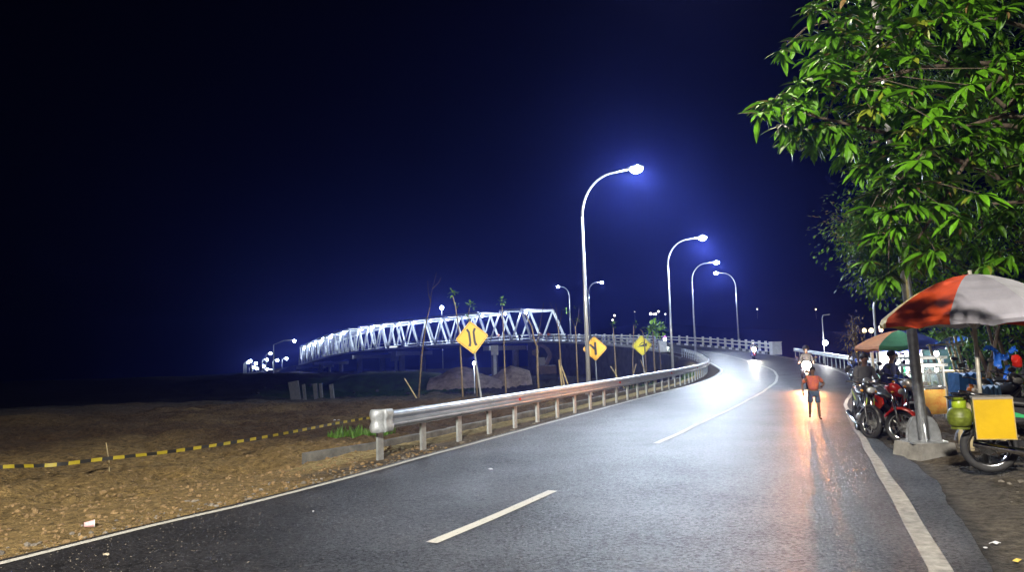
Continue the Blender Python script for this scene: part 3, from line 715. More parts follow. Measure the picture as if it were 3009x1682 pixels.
def sapling(label, bpx, Y, pts, r, leaves=(), stakes=(), branches=(), crown=0, name='sapling', cat='sapling'):
    b = base(bpx, Y); root = wthing(name, label, cat, tuple(b), 'newly planted saplings behind the guardrail')
    P = [b - V((0, 0, .2))] + [at(x, y, Y) for x, y in pts]
    mb = MB(); mb.tube(P, [r * (1 - 0.55 * i / (len(P) - 1)) for i in range(len(P))], 7); mb.build('trunk', saplingbark, root, smooth=True)
    for br in branches:
        mb = MB(); Q = [at(x, y, Y + 0.1 * random.uniform(-1, 1)) for x, y in br]; mb.tube(Q, [r * 0.4, *[r * 0.22] * (len(Q) - 2), r * 0.12], 5); mb.build('branch', bark, root)
    for (x0, y0, x1, y1) in stakes:
        mb = MB(); p0 = at(x0, y0, Y - 0.25); q0 = at(x1, y1, Y + 0.02); d = (p0 - q0).normalized(); mb.tube([p0 + d * .3, q0 - d * .1], 0.028, 6); mb.build('stake', stakem, root)
    for (x, y, n, rad) in leaves:
        mb = MB(); c_ = at(x, y, Y)
        for k in range(n):
            dd = V((random.gauss(0, 1), random.gauss(0, 1), random.gauss(0.2, .7))).normalized(); leaf_geo(mb, c_ + dd * rad * random.uniform(.1, 1), dd, rad * 0.8, rad * 0.4)
        o = mb.build('foliage', leafm, root); o['kind'] = 'stuff'
    return root
sapling('bare leaning sapling with a forked top, farthest left of the row', 1227, 34, [(1240, 1040), (1252, 950), (1263, 905)], 0.045, branches=[[(1263, 905), (1268, 860), (1283, 800)], [(1266, 890), (1258, 860), (1257, 825)], [(1270, 850), (1290, 830), (1296, 815)]], stakes=[(1222, 1168, 1192, 1118)])
sapling('thin sapling with a leaf tuft behind the left edge of the narrowing sign', 1358, 30, [(1356, 1080), (1350, 980), (1338, 900), (1330, 870)], 0.04, leaves=[(1331, 862, 26, .18), (1342, 900, 8, .12)])
sapling('leafy twig sapling directly above the narrowing sign', 1400, 33, [(1398, 1060), (1392, 980), (1376, 930), (1380, 905)], 0.035, leaves=[(1380, 900, 20, .2), (1386, 892, 14, .15), (1372, 935, 12, .14)])
sapling('straight sapling with a small leaf tuft right of the narrowing sign', 1485, 31, [(1483, 1080), (1480, 980), (1475, 900)], 0.04, leaves=[(1474, 886, 22, .17)])
sapling('bare crooked sapling in front of the right end of the bridge', 1582, 30, [(1580, 1100), (1578, 1020), (1570, 1000), (1562, 960), (1545, 925)], 0.05, branches=[[(1578, 1010), (1588, 950), (1598, 890)]])
sapling('bare forked sapling propped by two leaning stakes', 1652, 31, [(1648, 1080), (1644, 1010), (1640, 960)], 0.045, branches=[[(1640, 965), (1630, 920), (1615, 888)], [(1642, 965), (1648, 935), (1652, 905)], [(1640, 955), (1636, 920), (1633, 892)]], stakes=[(1652, 1150, 1643, 1065), (1663, 1152, 1644, 1068), (1676, 1150, 1646, 1068)])
sapling('slender sapling with dry twigs left of the nearest lamp pole', 1696, 33, [(1695, 1060), (1692, 980), (1690, 960)], 0.04, branches=[[(1690, 962), (1680, 940), (1668, 925)], [(1691, 962), (1699, 940), (1708, 922)], [(1690, 970), (1700, 925), (1702, 900)]], leaves=[(1664, 912, 8, .14), (1700, 946, 10, .14), (1688, 905, 7, .12)])
sapling('sapling with a withered tuft right of the side-road sign, two crossed stakes at its foot', 1810, 42, [(1808, 1060), (1804, 1000), (1802, 962)], 0.05, leaves=[(1802, 955, 16, .2)], stakes=[(1826, 1128, 1797, 1082), (1812, 1130, 1808, 1080)])
sapling('sapling left of the steep-climb sign with a few top leaves', 1857, 45, [(1859, 1060), (1861, 1000), (1862, 955)], 0.045, leaves=[(1870, 953, 10, .17)], branches=[[(1862, 985), (1867, 965), (1866, 950)]], stakes=[(1856, 1120, 1868, 1075)])
sapling('bent bare sapling rising behind the steep-climb sign', 1900, 48, [(1897, 1060), (1893, 1000), (1888, 975), (1880, 968)], 0.05, stakes=[(1903, 1112, 1884, 1063)])
sapling('leafy young tree with a dense small crown left of the second lamp pole', 1925, 47, [(1922, 1060), (1919, 1000), (1918, 975)], 0.07, leaves=[(1915, 968, 40, .42), (1935, 962, 40, .4), (1945, 974, 30, .35), (1926, 958, 26, .35), (1908, 978, 20, .3)])
sapling('thin stem standing between the leafy young tree and the second lamp pole', 1941, 50, [(1939, 1040), (1936, 1010)], 0.04)

# grass patches
def grass_patch(label, x, y, rx, ry, n, hgt, z=None):
    mb = MB()
    for k in range(n):
        a = random.uniform(0, 6.28); r_ = math.sqrt(random.random()); px, py = x + rx * r_ * math.cos(a), y + ry * r_ * math.sin(a)
        pz = hz(px, py) if n < 300 or k % 6 == 0 or True else 0
        h_ = hgt * random.uniform(.5, 1.2); w_ = 0.012 + hgt * 0.05; dx, dy = random.gauss(0, .35) * h_, random.gauss(0, .35) * h_; a2 = random.uniform(0, 3.14)
        mb.add([(px - w_ * math.cos(a2), py - w_ * math.sin(a2), pz - .02), (px + w_ * math.cos(a2), py + w_ * math.sin(a2), pz - .02), (px + dx, py + dy, pz + h_)], [(0, 1, 2)])
    o = mb.build('grass', mat('grass_blade', (0.09, 0.22, 0.02), 0.6, 0, 0.3, 5)); tag(o, label, 'grass', kind='stuff')
g = ong(1055, 1285, -0.05); grass_patch('bright green grass tuft behind the low block wall', g.x, g.y + .2, 0.75, 0.55, 260, 0.2)
g = base(1935, 47); grass_patch('green grass at the foot of the leafy young tree', g.x, g.y - 1, 2.0, 1.5, 260, 0.6)
g = base(1905, 47); grass_patch('green weeds below the steep-climb sign', g.x, g.y - .5, 1.5, 1.5, 160, 0.5)
for k, sx in enumerate((1825, 1842, 1870)):
    g = base(sx, 50); mb = MB()
    for q in range(60):
        d = V((random.gauss(0, 1), random.gauss(0, 1), abs(random.gauss(0, 1)))).normalized(); leaf_geo(mb, g + V((d.x * .6, d.y * .4, d.z * 1.0 * random.random())), d, .3, .12)
    o = mb.build('bush', leafd); tag(o, ['dim bush behind the crossed stakes', 'dim bush between the two signs on the right', 'dim bush left of the steep-climb sign post'][k], 'bush')

# dirt heaps, green slope
def heap(label, pts, Y, depth, m, name='dirt_heap', cat='dirt heap'):
    root_b = base(pts[0][0], Y); mb = MB(); n = 22; rows = 7; vs = []
    prof = []
    for i in range(n + 1):
        sx = pts[0][0] + (pts[-1][0] - pts[0][0]) * i / n
        for k in range(len(pts) - 1):
            if pts[k][0] <= sx <= pts[k + 1][0]:
                f = (sx - pts[k][0]) / (pts[k + 1][0] - pts[k][0]); sy = pts[k][1] * (1 - f) + pts[k + 1][1] * f; break
        prof.append(at(sx, sy, Y))
    for j in range(rows + 1):
        w = math.sin(math.pi * j / rows) ** 0.8
        for i, p in enumerate(prof):
            yy = Y + (j / rows - 0.5) * depth; g = hz(p.x, yy) - .1; h_ = max(0, p.z - g) * w; h_ += noise.noise(V((p.x * 1.3, yy * 1.3, 0))) * 0.25 * w
            vs.append((p.x, yy, g + h_))
    m_ = n + 1; mb.add(vs, [(j * m_ + i, j * m_ + i + 1, (j + 1) * m_ + i + 1, (j + 1) * m_ + i) for j in range(rows) for i in range(n)])
    o = mb.build(name, m, smooth=True); tag(o, label, cat); return o
heapm = mat('heap_soil', (0.38, 0.30, 0.25), 0.95, 0, 0.3, 1.5, 0.8, 6)
heap('large pale dirt heap behind the narrowing sign', [(1265, 1112), (1300, 1100), (1335, 1082), (1365, 1076), (1400, 1092), (1440, 1108), (1475, 1116)], 84, 9, heapm)
heap('flat-topped pale dirt heap below the right end of the bridge', [(1440, 1112), (1470, 1090), (1500, 1075), (1530, 1082), (1558, 1090), (1562, 1112)], 86, 8, heapm)
heap('dim green grassy bank below the middle of the bridge', [(1010, 1108), (1060, 1096), (1150, 1092), (1230, 1090), (1290, 1098), (1320, 1112)], 88, 16, mat('bank_grass', (0.05, 0.10, 0.035), 0.95, 0, 0.4, 1.2, 0.8, 6, col2=(0.03, 0.035, 0.025)), 'grass_bank', 'grassy bank')
slab = mat('slab', (0.16, 0.16, 0.16), 0.8)
for k, (x0, y0, x1, y1, w, lab) in enumerate([(862, 1122, 874, 1170, 0.8, 'wide leaning pale concrete slab in the dark left of the bridge'), (892, 1130, 898, 1162, .2, 'thin concrete pile just right of the leaning slab'), (925, 1128, 932, 1168, .3, 'leaning concrete pile, second right of the slab'), (942, 1128, 947, 1162, .2, 'slim concrete pile, third right of the slab'), (973, 1130, 980, 1168, .28, 'mossy concrete pile farthest right of the slab')]):
    Y = 62; p, q_ = at(x1, y1, Y), at(x0, y0, Y); mb = MB(); mb.bar(p - V((0, 0, .8)), q_, w, 0.3, V((0, -1, 0))); o = mb.build('concrete_pile', slab); tag(o, lab, 'concrete pile')

for k, (x0, y0, x1, y1, Y_, lab) in enumerate(((1143, 1017, 1168, 1040, 157, 'pale square concrete block, upper of the pair under the middle of the bridge'), (1150, 1040.5, 1176, 1061, 157, 'pale square concrete block, lower of the pair under the middle of the bridge'), (953, 1045, 972, 1063, 203, 'pale square concrete block, upper of the pair under the left half of the bridge'), (958, 1063.5, 979, 1079, 203, 'pale square concrete block, lower of the pair under the left half of the bridge'), (1443, 1016, 1464, 1044, 124, 'dim tapered concrete block under the right part of the bridge'))):
    p0, p1 = at(x0, y0, Y_), at(x1, y1, Y_); mb = MB(); mb.box(((p0.x + p1.x) / 2, Y_, (p0.z + p1.z) / 2), (p1.x - p0.x, 1.4, p0.z - p1.z)); 
    if k in (1, 3, 4): g_ = hz((p0.x + p1.x) / 2, Y_) - .3; mb.box(((p0.x + p1.x) / 2, Y_ + .1, (p1.z + g_) / 2 - .01), (.5, .5, p1.z - g_))
    o = mb.build('concrete_block', mat('pale_block', (.75, .74, .62), .8, 0, .12, 2)); tag(o, lab, 'concrete block')
# excavator under the bridge end
Y = 100; rt = wthing('excavator', 'dark brown excavator with raised boom standing below the right end of the bridge', 'excavator', tuple(base(1602, Y)))
ex = mat('excavator_paint', (0.10, 0.06, 0.03), 0.6, 0, 0.3, 2)
P = lambda x, y, dy=0: at(x, y, Y + dy)
mb = MB(); [mb.bar(a, b_, .45, .55) for a, b_ in ((P(1605, 1072), P(1617, 1045)), (P(1617, 1045), P(1606, 1024)), )]; mb.bar(P(1606, 1024), P(1588, 1014), .35, .4); mb.build('boom', ex, rt)
mb = MB(); mb.bar(P(1588, 1014), P(1576, 1030), .25, .3); mb.build('stick', ex, rt)
mb = MB(); b0 = P(1574, 1036); mb.prism([(-.5, .3), (.4, .4), (.5, -.2), (0, -.6), (-.5, -.3)], 0.9, Matrix.Translation(b0)); mb.build('bucket', ex, rt)
b0 = base(1604, Y); mb = MB(); mb.box((b0.x, b0.y, b0.z + 1.5), (2.6, 2.4, 1.1)); mb.build('body', ex, rt); mb = MB(); mb.box((b0.x - .7, b0.y - .5, b0.z + 2.4), (1.1, 1.2, 1.5)); mb.build('cab', blackpl, rt)
for sg in (-1, 1):
    mb = MB(); mb.prism([(-1.6, .3), (-1.3, 0), (1.3, 0), (1.6, .3), (1.6, .5), (1.3, .8), (-1.3, .8), (-1.6, .5)], .5, Matrix.Translation((b0.x, b0.y + sg * 1.0, b0.z))); mb.build('track', rubber, rt)

# ------------------------------------------------------------------ barrier tape and its stick
tapeY = mat('tape_yellow', (0.36, 0.29, 0.02), 0.5, 0, 0.1); tapeB = mat('tape_black', (0.02, 0.02, 0.02), 0.5)
ctrl = [(-120, 1392, -.0), (0, 1374, .0), (150, 1368, .02), (305, 1350, .05), (480, 1331, .05), (680, 1302, .05), (850, 1272, .05), (1000, 1243, .05), (1110, 1225, .1)]
P = [ong(x, y, .17) for x, y, z_ in ctrl]
sp_ = crom([tuple(p) for p in P], 60); mb = MB(); acc = 0; on = 0; w = 0.058
for i in range(len(sp_) - 1):
    p, q_ = sp_[i], sp_[i + 1]; 
    tw = 0.25 * math.sin(i * 0.05) + 0.5 * noise.noise(V((i * .03, 0, 0))); n_ = V((0, math.sin(tw), math.cos(tw))) * w / 2
    mb.cur = on; mb.add([p - n_, q_ - n_, q_ + n_, p + n_], [(0, 1, 2, 3)]); acc += (q_ - p).length
    if acc > 0.16: acc = 0; on = 1 - on
o = mb.build('barrier_tape', [tapeY, tapeB]); tag(o, 'black and yellow striped barrier tape strung low across the dirt on the left', 'barrier tape')
p = ong(322, 1390, -.1); p.z = hz(p.x, p.y) - .1; mb = MB(); mb.tube([p, p + V((-.01, 0, .3)), p + V((-.07, 0, .62))], [.012, .01, .008], 6); o = mb.build('stick', stakem); tag(o, 'thin stick holding up the barrier tape on the left', 'stick')

# ------------------------------------------------------------------ clods, gravel and litter
ico = [(0, 0, 1), (.89, 0, .45), (.28, .85, .45), (-.72, .53, .45), (-.72, -.53, .45), (.28, -.85, .45), (.72, .53, -.45), (-.28, .85, -.45), (-.89, 0, -.45), (-.28, -.85, -.45), (.72, -.53, -.45), (0, 0, -1)]
icf = [(0, 1, 2), (0, 2, 3), (0, 3, 4), (0, 4, 5), (0, 5, 1), (1, 6, 2), (2, 6, 7), (2, 7, 3), (3, 7, 8), (3, 8, 4), (4, 8, 9), (4, 9, 5), (5, 9, 10), (5, 10, 1), (1, 10, 6), (11, 7, 6), (11, 8, 7), (11, 9, 8), (11, 10, 9), (11, 6, 10)]
def rocks(name, label, cat, xs, ys, sizes, m, sink=0.3):
    z, s_, zr, a_ = height(xs, ys); mb = MB()
    for x, y, zz, r_ in zip(xs, ys, z, sizes):
        sc = [r_ * random.uniform(.6, 1.3), r_ * random.uniform(.6, 1.3), r_ * random.uniform(.4, .9)]; a = random.uniform(0, 6.28); co, si = math.cos(a), math.sin(a)
        vs = []
        for p in ico:
            k = random.uniform(.75, 1.2); X, Y_ = p[0] * sc[0] * k, p[1] * sc[1] * k; vs.append((x + X * co - Y_ * si, y + X * si + Y_ * co, zz + p[2] * sc[2] * k + r_ * (.5 - sink)))
        mb.add(vs, icf)
    o = mb.build(name, m); tag(o, label, cat, kind='stuff'); return o
N = 5200; ys = 3.2 + 15 * _rng.rand(N) ** 1.3; aa = np.array([arc_y(max(-4, y - 3), -6) for y in ys]); ss = 3.75 + np.abs(_rng.randn(N)) * 2.6
P = [at_arc(a, -s_) for a, s_ in zip(aa, ss)]; xs = np.array([p.x for p in P]); ys2 = np.array([p.y for p in P])
sz = 0.009 + 0.030 * _rng.rand(N) ** 3 + 0.03 * (_rng.rand(N) > 0.98)
keep = (ys2 > 2.5)
clodm = mat('clod', (0.30, 0.20, 0.095), 0.95, 0, 0.35, 3, 0.5, 60)
rocks('dirt_clods', 'loose orange brown clods and pebbles scattered over the dirt on the left', 'clods', xs[keep], ys2[keep], sz[keep], clodm)
N = 1500; aa = arc_y(3, -4) + 30 * _rng.rand(N) ** 1.2; ss = -3.62 - np.abs(_rng.randn(N)) * .35; P = [at_arc(a, s_) for a, s_ in zip(aa, ss)]
rocks('verge_gravel', 'grey gravel and grit along the left road edge', 'gravel', np.array([p.x for p in P]), np.array([p.y for p in P]), 0.008 + 0.03 * _rng.rand(N) ** 3, mat('gravel', (0.25, 0.22, 0.18), 0.9, 0, 0.35, 5, 0.5, 60))
mb = MB()
for k in range(2600):
    a = arc_y(2.5, 0) + 16 * random.random() ** 1.2; s_ = -3.4 + abs(random.gauss(0, 1.1)) if random.random() < .7 else random.uniform(-3.4, 3.4)
    if s_ > 3.3: continue
    p = at_arc(a, s_, .012 + 0.03 * (1 - abs(s_) / 3.7)); r_ = random.uniform(.002, .0065); vs = [(p.x + q[0] * r_, p.y + q[1] * r_, p.z + q[2] * r_ * .7) for q in ((1, 0, 0), (0, 1, 0), (-1, 0, 0), (0, -1, 0), (.2, .1, 1))]; mb.add(vs, [(0, 1, 4), (1, 2, 4), (2, 3, 4), (3, 0, 4)])
o = mb.build('road_grit', mat('grit', (0.38, 0.33, 0.26), 0.8)); tag(o, 'fine pale grit scattered on the asphalt', 'grit', kind='stuff')
N = 1300; aa = arc_y(6, 4) + 12 * _rng.rand(N); ss = 4.6 + 3.2 * _rng.rand(N); P = [at_arc(a, s_) for a, s_ in zip(aa, ss)]
rocks('rubble', 'small stones and rubble on the dirt to the right of the road', 'rubble', np.array([p.x for p in P]), np.array([p.y for p in P]), 0.006 + 0.04 * _rng.rand(N) ** 4, mat('gravel2', (0.27, 0.24, 0.2), 0.9, 0, 0.35, 5, 0.5, 60))
N = 520; ys = 42 + 42 * _rng.rand(N); xs = -24 + (ys - 34) * -.1 + (26 + ys * .12) * _rng.rand(N)
rocks('rubble', 'dark rubble and debris on the low ground in front of the bridge', 'rubble', xs, ys, 0.05 + 0.25 * _rng.rand(N) ** 4, mat('dark_rubble', (0.07, 0.065, 0.065), 0.9, 0, 0.35, 2, 0.5, 10))
cupm = mat('cup_plastic', (0.75, 0.62, 0.62), 0.3, 0, 0.1, 30, col2=(0.7, 0.3, 0.33))
for (sx, sy, lab, az) in ((262, 1545, 'crumpled pinkish white plastic cup on the dirt at lower left', .6), (700, 1490, 'pinkish plastic cup lying on the left edge line of the road', 0.1)):
    p = ong(sx, sy, 0.0); p.z = hz(p.x, p.y); o = thing('plastic_cup', lab, 'cup', tuple(p + V((0, 0, .035))), az, 'discarded plastic cups')
    mb = MB(); mb.lathe([(0.0, -.05), (.024, -.05), (.026, -.048), (.038, .045), (.040, .047), (.036, .044), (.023, -.046), (0.0, -.046)], n=14, axis='x'); mb.build('cup_wall', cupm, o, smooth=True)
    mb = MB(); mb.lathe([(.037, .046), (.042, .044), (.043, .05), (.037, .05)], n=14, axis='x'); mb.build('cup_rim', whitep, o)
def litter(label, sx, sy, size, m, z=0.0):
    p = ong(sx, sy, z); p.z = hz(p.x, p.y) + .03 if abs(float(road_rel(np.array([p.x]), np.array([p.y]))[0][0])) > 3.7 else .045; mb = MB(); n = 7
    vs = [(p.x, p.y, p.z + size * .35)] + [(p.x + size * random.uniform(.6, 1.1) * math.cos(6.28 * k / n), p.y + size * random.uniform(.3, .8) * math.sin(6.28 * k / n), p.z + size * random.uniform(-.1, .25)) for k in range(n)]
    vs += [(v[0], v[1], v[2] - .006) for v in vs]; m_ = n + 1
    fs = [(0, 1 + k, 1 + (k + 1) % n) for k in range(n)] + [(m_, m_ + 1 + (k + 1) % n, m_ + 1 + k) for k in range(n)] + [(1 + k, m_ + 1 + k, m_ + 1 + (k + 1) % n, 1 + (k + 1) % n) for k in range(n)]
    o = mb.add(vs, fs).build('litter', m); tag(o, label, 'litter')
paperm = mat('paper_scrap', (0.7, 0.7, 0.75), 0.7)
litter('pale crumpled scrap on the asphalt left of the lane dash', 1442, 1389, .04, paperm)
litter('long thin pale scrap at the bottom left on the asphalt', 312, 1646, .035, mat('card_scrap', (0.45, 0.4, 0.3), 0.8))
litter('small pale scrap on the dark asphalt at lower left', 920, 1515, .012, paperm)
litter('pale plastic scrap on the dirt at the lower right corner', 2925, 1598, .05, paperm)
litter('tiny pale scrap beside the plastic scrap at lower right', 2895, 1611, .022, paperm)
litter('yellow wrapper at the right edge of the frame', 2988, 1650, .04, mat('wrapper', (0.6, 0.45, 0.1), 0.5))
litter('white bottle end shining on the dirt beyond the tape', 798, 1238, .07, mat('white_plastic', (0.85, 0.88, 0.9), 0.3))
litter('white scrap left of the guardrail end beyond the tape', 983, 1233, .045, paperm)
litter('second white scrap left of the guardrail end', 995, 1234, .045, paperm)
litter('grey scrap in the verge grit below the guardrail', 1232, 1344, .05, paperm)
# ------------------------------------------------------------------ people
def person(label, loc, rz, J, colors, scale=1.0, shorts=False, helmet=None, longsleeve=False, name='person', hair=True):
    """J: joint positions for a 1.7 m body, forward +x, left +y"""
    root = thing(name, label, 'person', loc, rz)
    root.scale = (scale,) * 3
    def grow(nm, verts, edges, radii, m, sub=1, parent=root, rootv=0):
        me_ = bpy.data.meshes.new(nm); me_.from_pydata([tuple(v) for v in verts], edges, []); me_.materials.append(m)
        o = bpy.data.objects.new(nm, me_); C.objects.link(o); o.parent = parent
        md = o.modifiers.new('skin', 'SKIN'); md.use_smooth_shade = True
        for i, r_ in enumerate(radii):
            sv = me_.skin_vertices[0].data[i]; sv.radius = (r_, r_) if not isinstance(r_, tuple) else r_; sv.use_root = (i == rootv)
        if sub: ms = o.modifiers.new('subd', 'SUBSURF'); ms.levels = sub; ms.render_levels = sub
        return o
    j = {k: V(v) for k, v in J.items()}
    vs = []; es = []; rr = []
    def add(p, r_, par=None):
        vs.append(p); rr.append(r_); i = len(vs) - 1
        if par is not None: es.append((par, i))
        return i
    pel = add(j['pelvis'], (.12, .10)); sp = add(j['pelvis'].lerp(j['chest'], .5), (.10, .09), pel); ch = add(j['chest'], (.12, .10), sp)
    nk = add(j['neck'], .052, ch); hb = add(j['neck'].lerp(j['head'], .35), .052, nk); hd = add(j['head'], (.078, .09), hb); add(j['head'] + (j['head'] - j['neck']).normalized() * .085, (.06, .07), hd)
    for sgn in 'LR':
        s_ = add(j['sho' + sgn], .058, ch); e_ = add(j['elb' + sgn], .04, s_); w_ = add(j['wri' + sgn], .026, e_)
        h_ = add(j['hip' + sgn], .085, pel); k_ = add(j['kne' + sgn], .055, h_); a_ = add(j['ank' + sgn], .035, k_)
        ft = j.get('toe' + sgn, j['ank' + sgn] + V((.16, 0, -.06))); add(j['ank' + sgn].lerp(ft, .15) - V((0, 0, .03)), .035, a_); add(ft, (.035, .022), len(vs) - 1)
    grow('body', vs, es, rr, skin, 2)
    # shirt
    vs, es, rr = [], [], []
    pel = add(j['pelvis'] + V((0, 0, .02)), (.165, .165)); sp = add(j['pelvis'].lerp(j['chest'], .5), (.16, .16), pel); ch = add(j['chest'], (.18, .165), sp); add(j['chest'].lerp(j['neck'], .8), (.09, .09), ch)
    for sgn in 'LR':
        s_ = add(j['sho' + sgn], .074, ch); e_ = add(j['sho' + sgn].lerp(j['elb' + sgn], .98 if longsleeve else .75), .062, s_)
        if longsleeve: add(j['elb' + sgn].lerp(j['wri' + sgn], .85), .042, e_)
    grow('shirt', vs, es, rr, colors[0], 2)
    vs, es, rr = [], [], []
    pel = add(j['pelvis'] - V((0, 0, .02)), (.145, .12))
    for sgn in 'LR':
        h_ = add(j['hip' + sgn], .105, pel); k_ = add(j['hip' + sgn].lerp(j['kne' + sgn], .95 if shorts else 1.0), .088 if shorts else .072, h_)
        if not shorts: add(j['kne' + sgn].lerp(j['ank' + sgn], .9), .052, k_)
    grow('shorts' if shorts else 'trousers', vs, es, rr, colors[1], 2)
    # hands: palm, four fingers, thumb
    for sgn in 'LR':
        w_ = j['wri' + sgn]; d = (w_ - j['elb' + sgn]).normalized(); sd_ = d.cross(V((1, 0, .01))).normalized(); u = sd_.cross(d)
        mb = MB(); palm = w_ + d * .05; mb.tube([w_, palm, w_ + d * .09], [.022, .034, .03], 8)
        for q in range(4):
            b0 = w_ + d * .085 + u * (.024 - .016 * q); L = (.065, .075, .07, .055)[q]
            mb.tube([b0, b0 + d * L * .5 + sd_ * .008, b0 + d * L * .85 + sd_ * .03], [.009, .008, .006], 6)
        b0 = w_ + d * .035 + u * .028; mb.tube([b0, b0 + (d + u).normalized() * .035, b0 + (d * 1.3 + u).normalized() * .065 + sd_ * .012], [.011, .009, .007], 6)
        mb.build('hand', skin, root, smooth=True)
    # head details
    hc = j['head']; fdir = V(J.get('face', (1, 0, 0))).normalized(); lft = V((0, 0, 1)).cross(fdir).normalized(); upv = V((0, 0, 1))
    mb = MB(); mb.tube([hc + fdir * .085 + upv * .02, hc + fdir * .11 - upv * .015], [.008, .014], 6); 
    for sg in (-1, 1): mb.ball(hc + lft * sg * .082, (.015, .012, .028), 8, 5)
    hdp = mb.build('nose_and_ears', skin, root, smooth=True)
    mb = MB()
    for sg in (-1, 1): mb.ball(hc + fdir * .08 + lft * sg * .03 + upv * .025, .009, 8, 5)
    mb.tube([hc + fdir * .085 - upv * .045 + lft * .02, hc + fdir * .09 - upv * .045, hc + fdir * .085 - upv * .045 - lft * .02], .005, 5)
    mb.build('eyes_and_mouth', mat('dark_features', (.02, .015, .015), .4), root)
    if helmet:
        mb = MB(); mb.ball(hc + upv * .03 - fdir * .01, (.135, .125, .135), 16, 10); mb.build('helmet', helmet, root, smooth=True)
        mb = MB(); mb.ball(hc + upv * .02 + fdir * .05, (.1, .1, .07), 12, 8); mb.build('visor', blackpl, root, smooth=True)
    elif hair:
        mb = MB(); mb.ball(hc + upv * .055 - fdir * .022, (.098, .095, .085), 14, 8); mb.build('hair', hairm, root, smooth=True)
    return root
def cloth(n, c, c2=None): return mat(n, c, .85, 0, .2, 8, .3, 60, col2=c2)
# boy walking towards the camera on the road
boyJ = dict(pelvis=(0, 0, .86), chest=(-.01, 0, 1.18), neck=(0, 0, 1.38), head=(.03, 0, 1.52),
            shoL=(-.01, .17, 1.30), elbL=(-.10, .34, 1.10), wriL=(.14, .24, 1.04), shoR=(-.01, -.17, 1.30), elbR=(-.08, -.33, 1.08), wriR=(-.02, -.31, .84),
            hipL=(0, .09, .80), kneL=(.10, .10, .46), ankL=(.12, .12, .08), toeL=(.27, .15, .03), hipR=(0, -.09, .80), kneR=(-.02, -.13, .47), ankR=(-.20, -.12, .15), toeR=(-.12, -.14, .05))
b = ong(2396, 1232, .02)
shirtm = cloth('patterned_shirt', (.7, .2, .04), (.4, .07, .12)); shirtm2 = cloth('blue_shorts', (.08, .08, .2), (.03, .09, .08))
person('small walking figure in orange patterned shirt and dark knee shorts, in front of the headlight', (b.x, b.y, .02), angto(b, (0, 0)) + .15, boyJ, (shirtm, shirtm2), 0.72, shorts=True)
def sitJ(lean=0.1, seat=.80, hx=.36, hz_=1.02, face=(1, 0, 0)):
    return dict(pelvis=(0, 0, seat + .08), chest=(lean * 1.2, 0, seat + .42), neck=(lean * 1.7, 0, seat + .62), head=(lean * 1.9 + .02, 0, seat + .75), face=face,
                shoL=(lean * 1.4, .17, seat + .54), elbL=(lean + .12, .24, seat + .30), wriL=(hx, .26, hz_), shoR=(lean * 1.4, -.17, seat + .54), elbR=(lean + .12, -.24, seat + .30), wriR=(hx, -.26, hz_),
                hipL=(.04, .10, seat + .04), kneL=(.42, .17, seat - .05), ankL=(.25, .19, .34), hipR=(.04, -.10, seat + .04), kneR=(.42, -.17, seat - .05), ankR=(.25, -.19, .34))

# ------------------------------------------------------------------ motorcycles
spokem = mat('spoke_steel', (.5, .5, .5), .35, .9)
def wheel_meshes(r=.29):
    ty = MB(); w = .045; ty.lathe([(r - .075, -w * .6), (r - .05, -w), (r - .02, -w * .95), (r, -w * .35), (r, w * .35), (r - .02, w * .95), (r - .05, w), (r - .075, w * .6), (r - .075, -w * .6)], n=32, axis='y')
    rm = MB(); rm.lathe([(r - .07, -w * .62), (r - .10, -w * .5), (r - .095, 0), (r - .10, w * .5), (r - .07, w * .62)], n=32, axis='y')
    sp = MB(); sp.lathe([(0.0, -.06), (.045, -.06), (.045, .06), (0.0, .06)], n=14, axis='y')
    for k in range(18):
        a = k * math.pi / 9; a2 = a + (.22 if k % 2 else -.22); y = .045 if k % 2 else -.045
        sp.tube([(.04 * math.cos(a), y, .04 * math.sin(a)), ((r - .1) * math.cos(a2), 0, (r - .1) * math.sin(a2))], .0028, 4, False)
    disc = MB(); disc.lathe([(.05, .062), (.10, .062), (.10, .066), (.05, .066)], n=20, axis='y')
    return ty.mesh('tyre', rubber, smooth=True), rm.mesh('rim', chrome, smooth=True), sp.mesh('spokes', spokem), disc.mesh('brake_disc', alum)
WM = wheel_meshes()
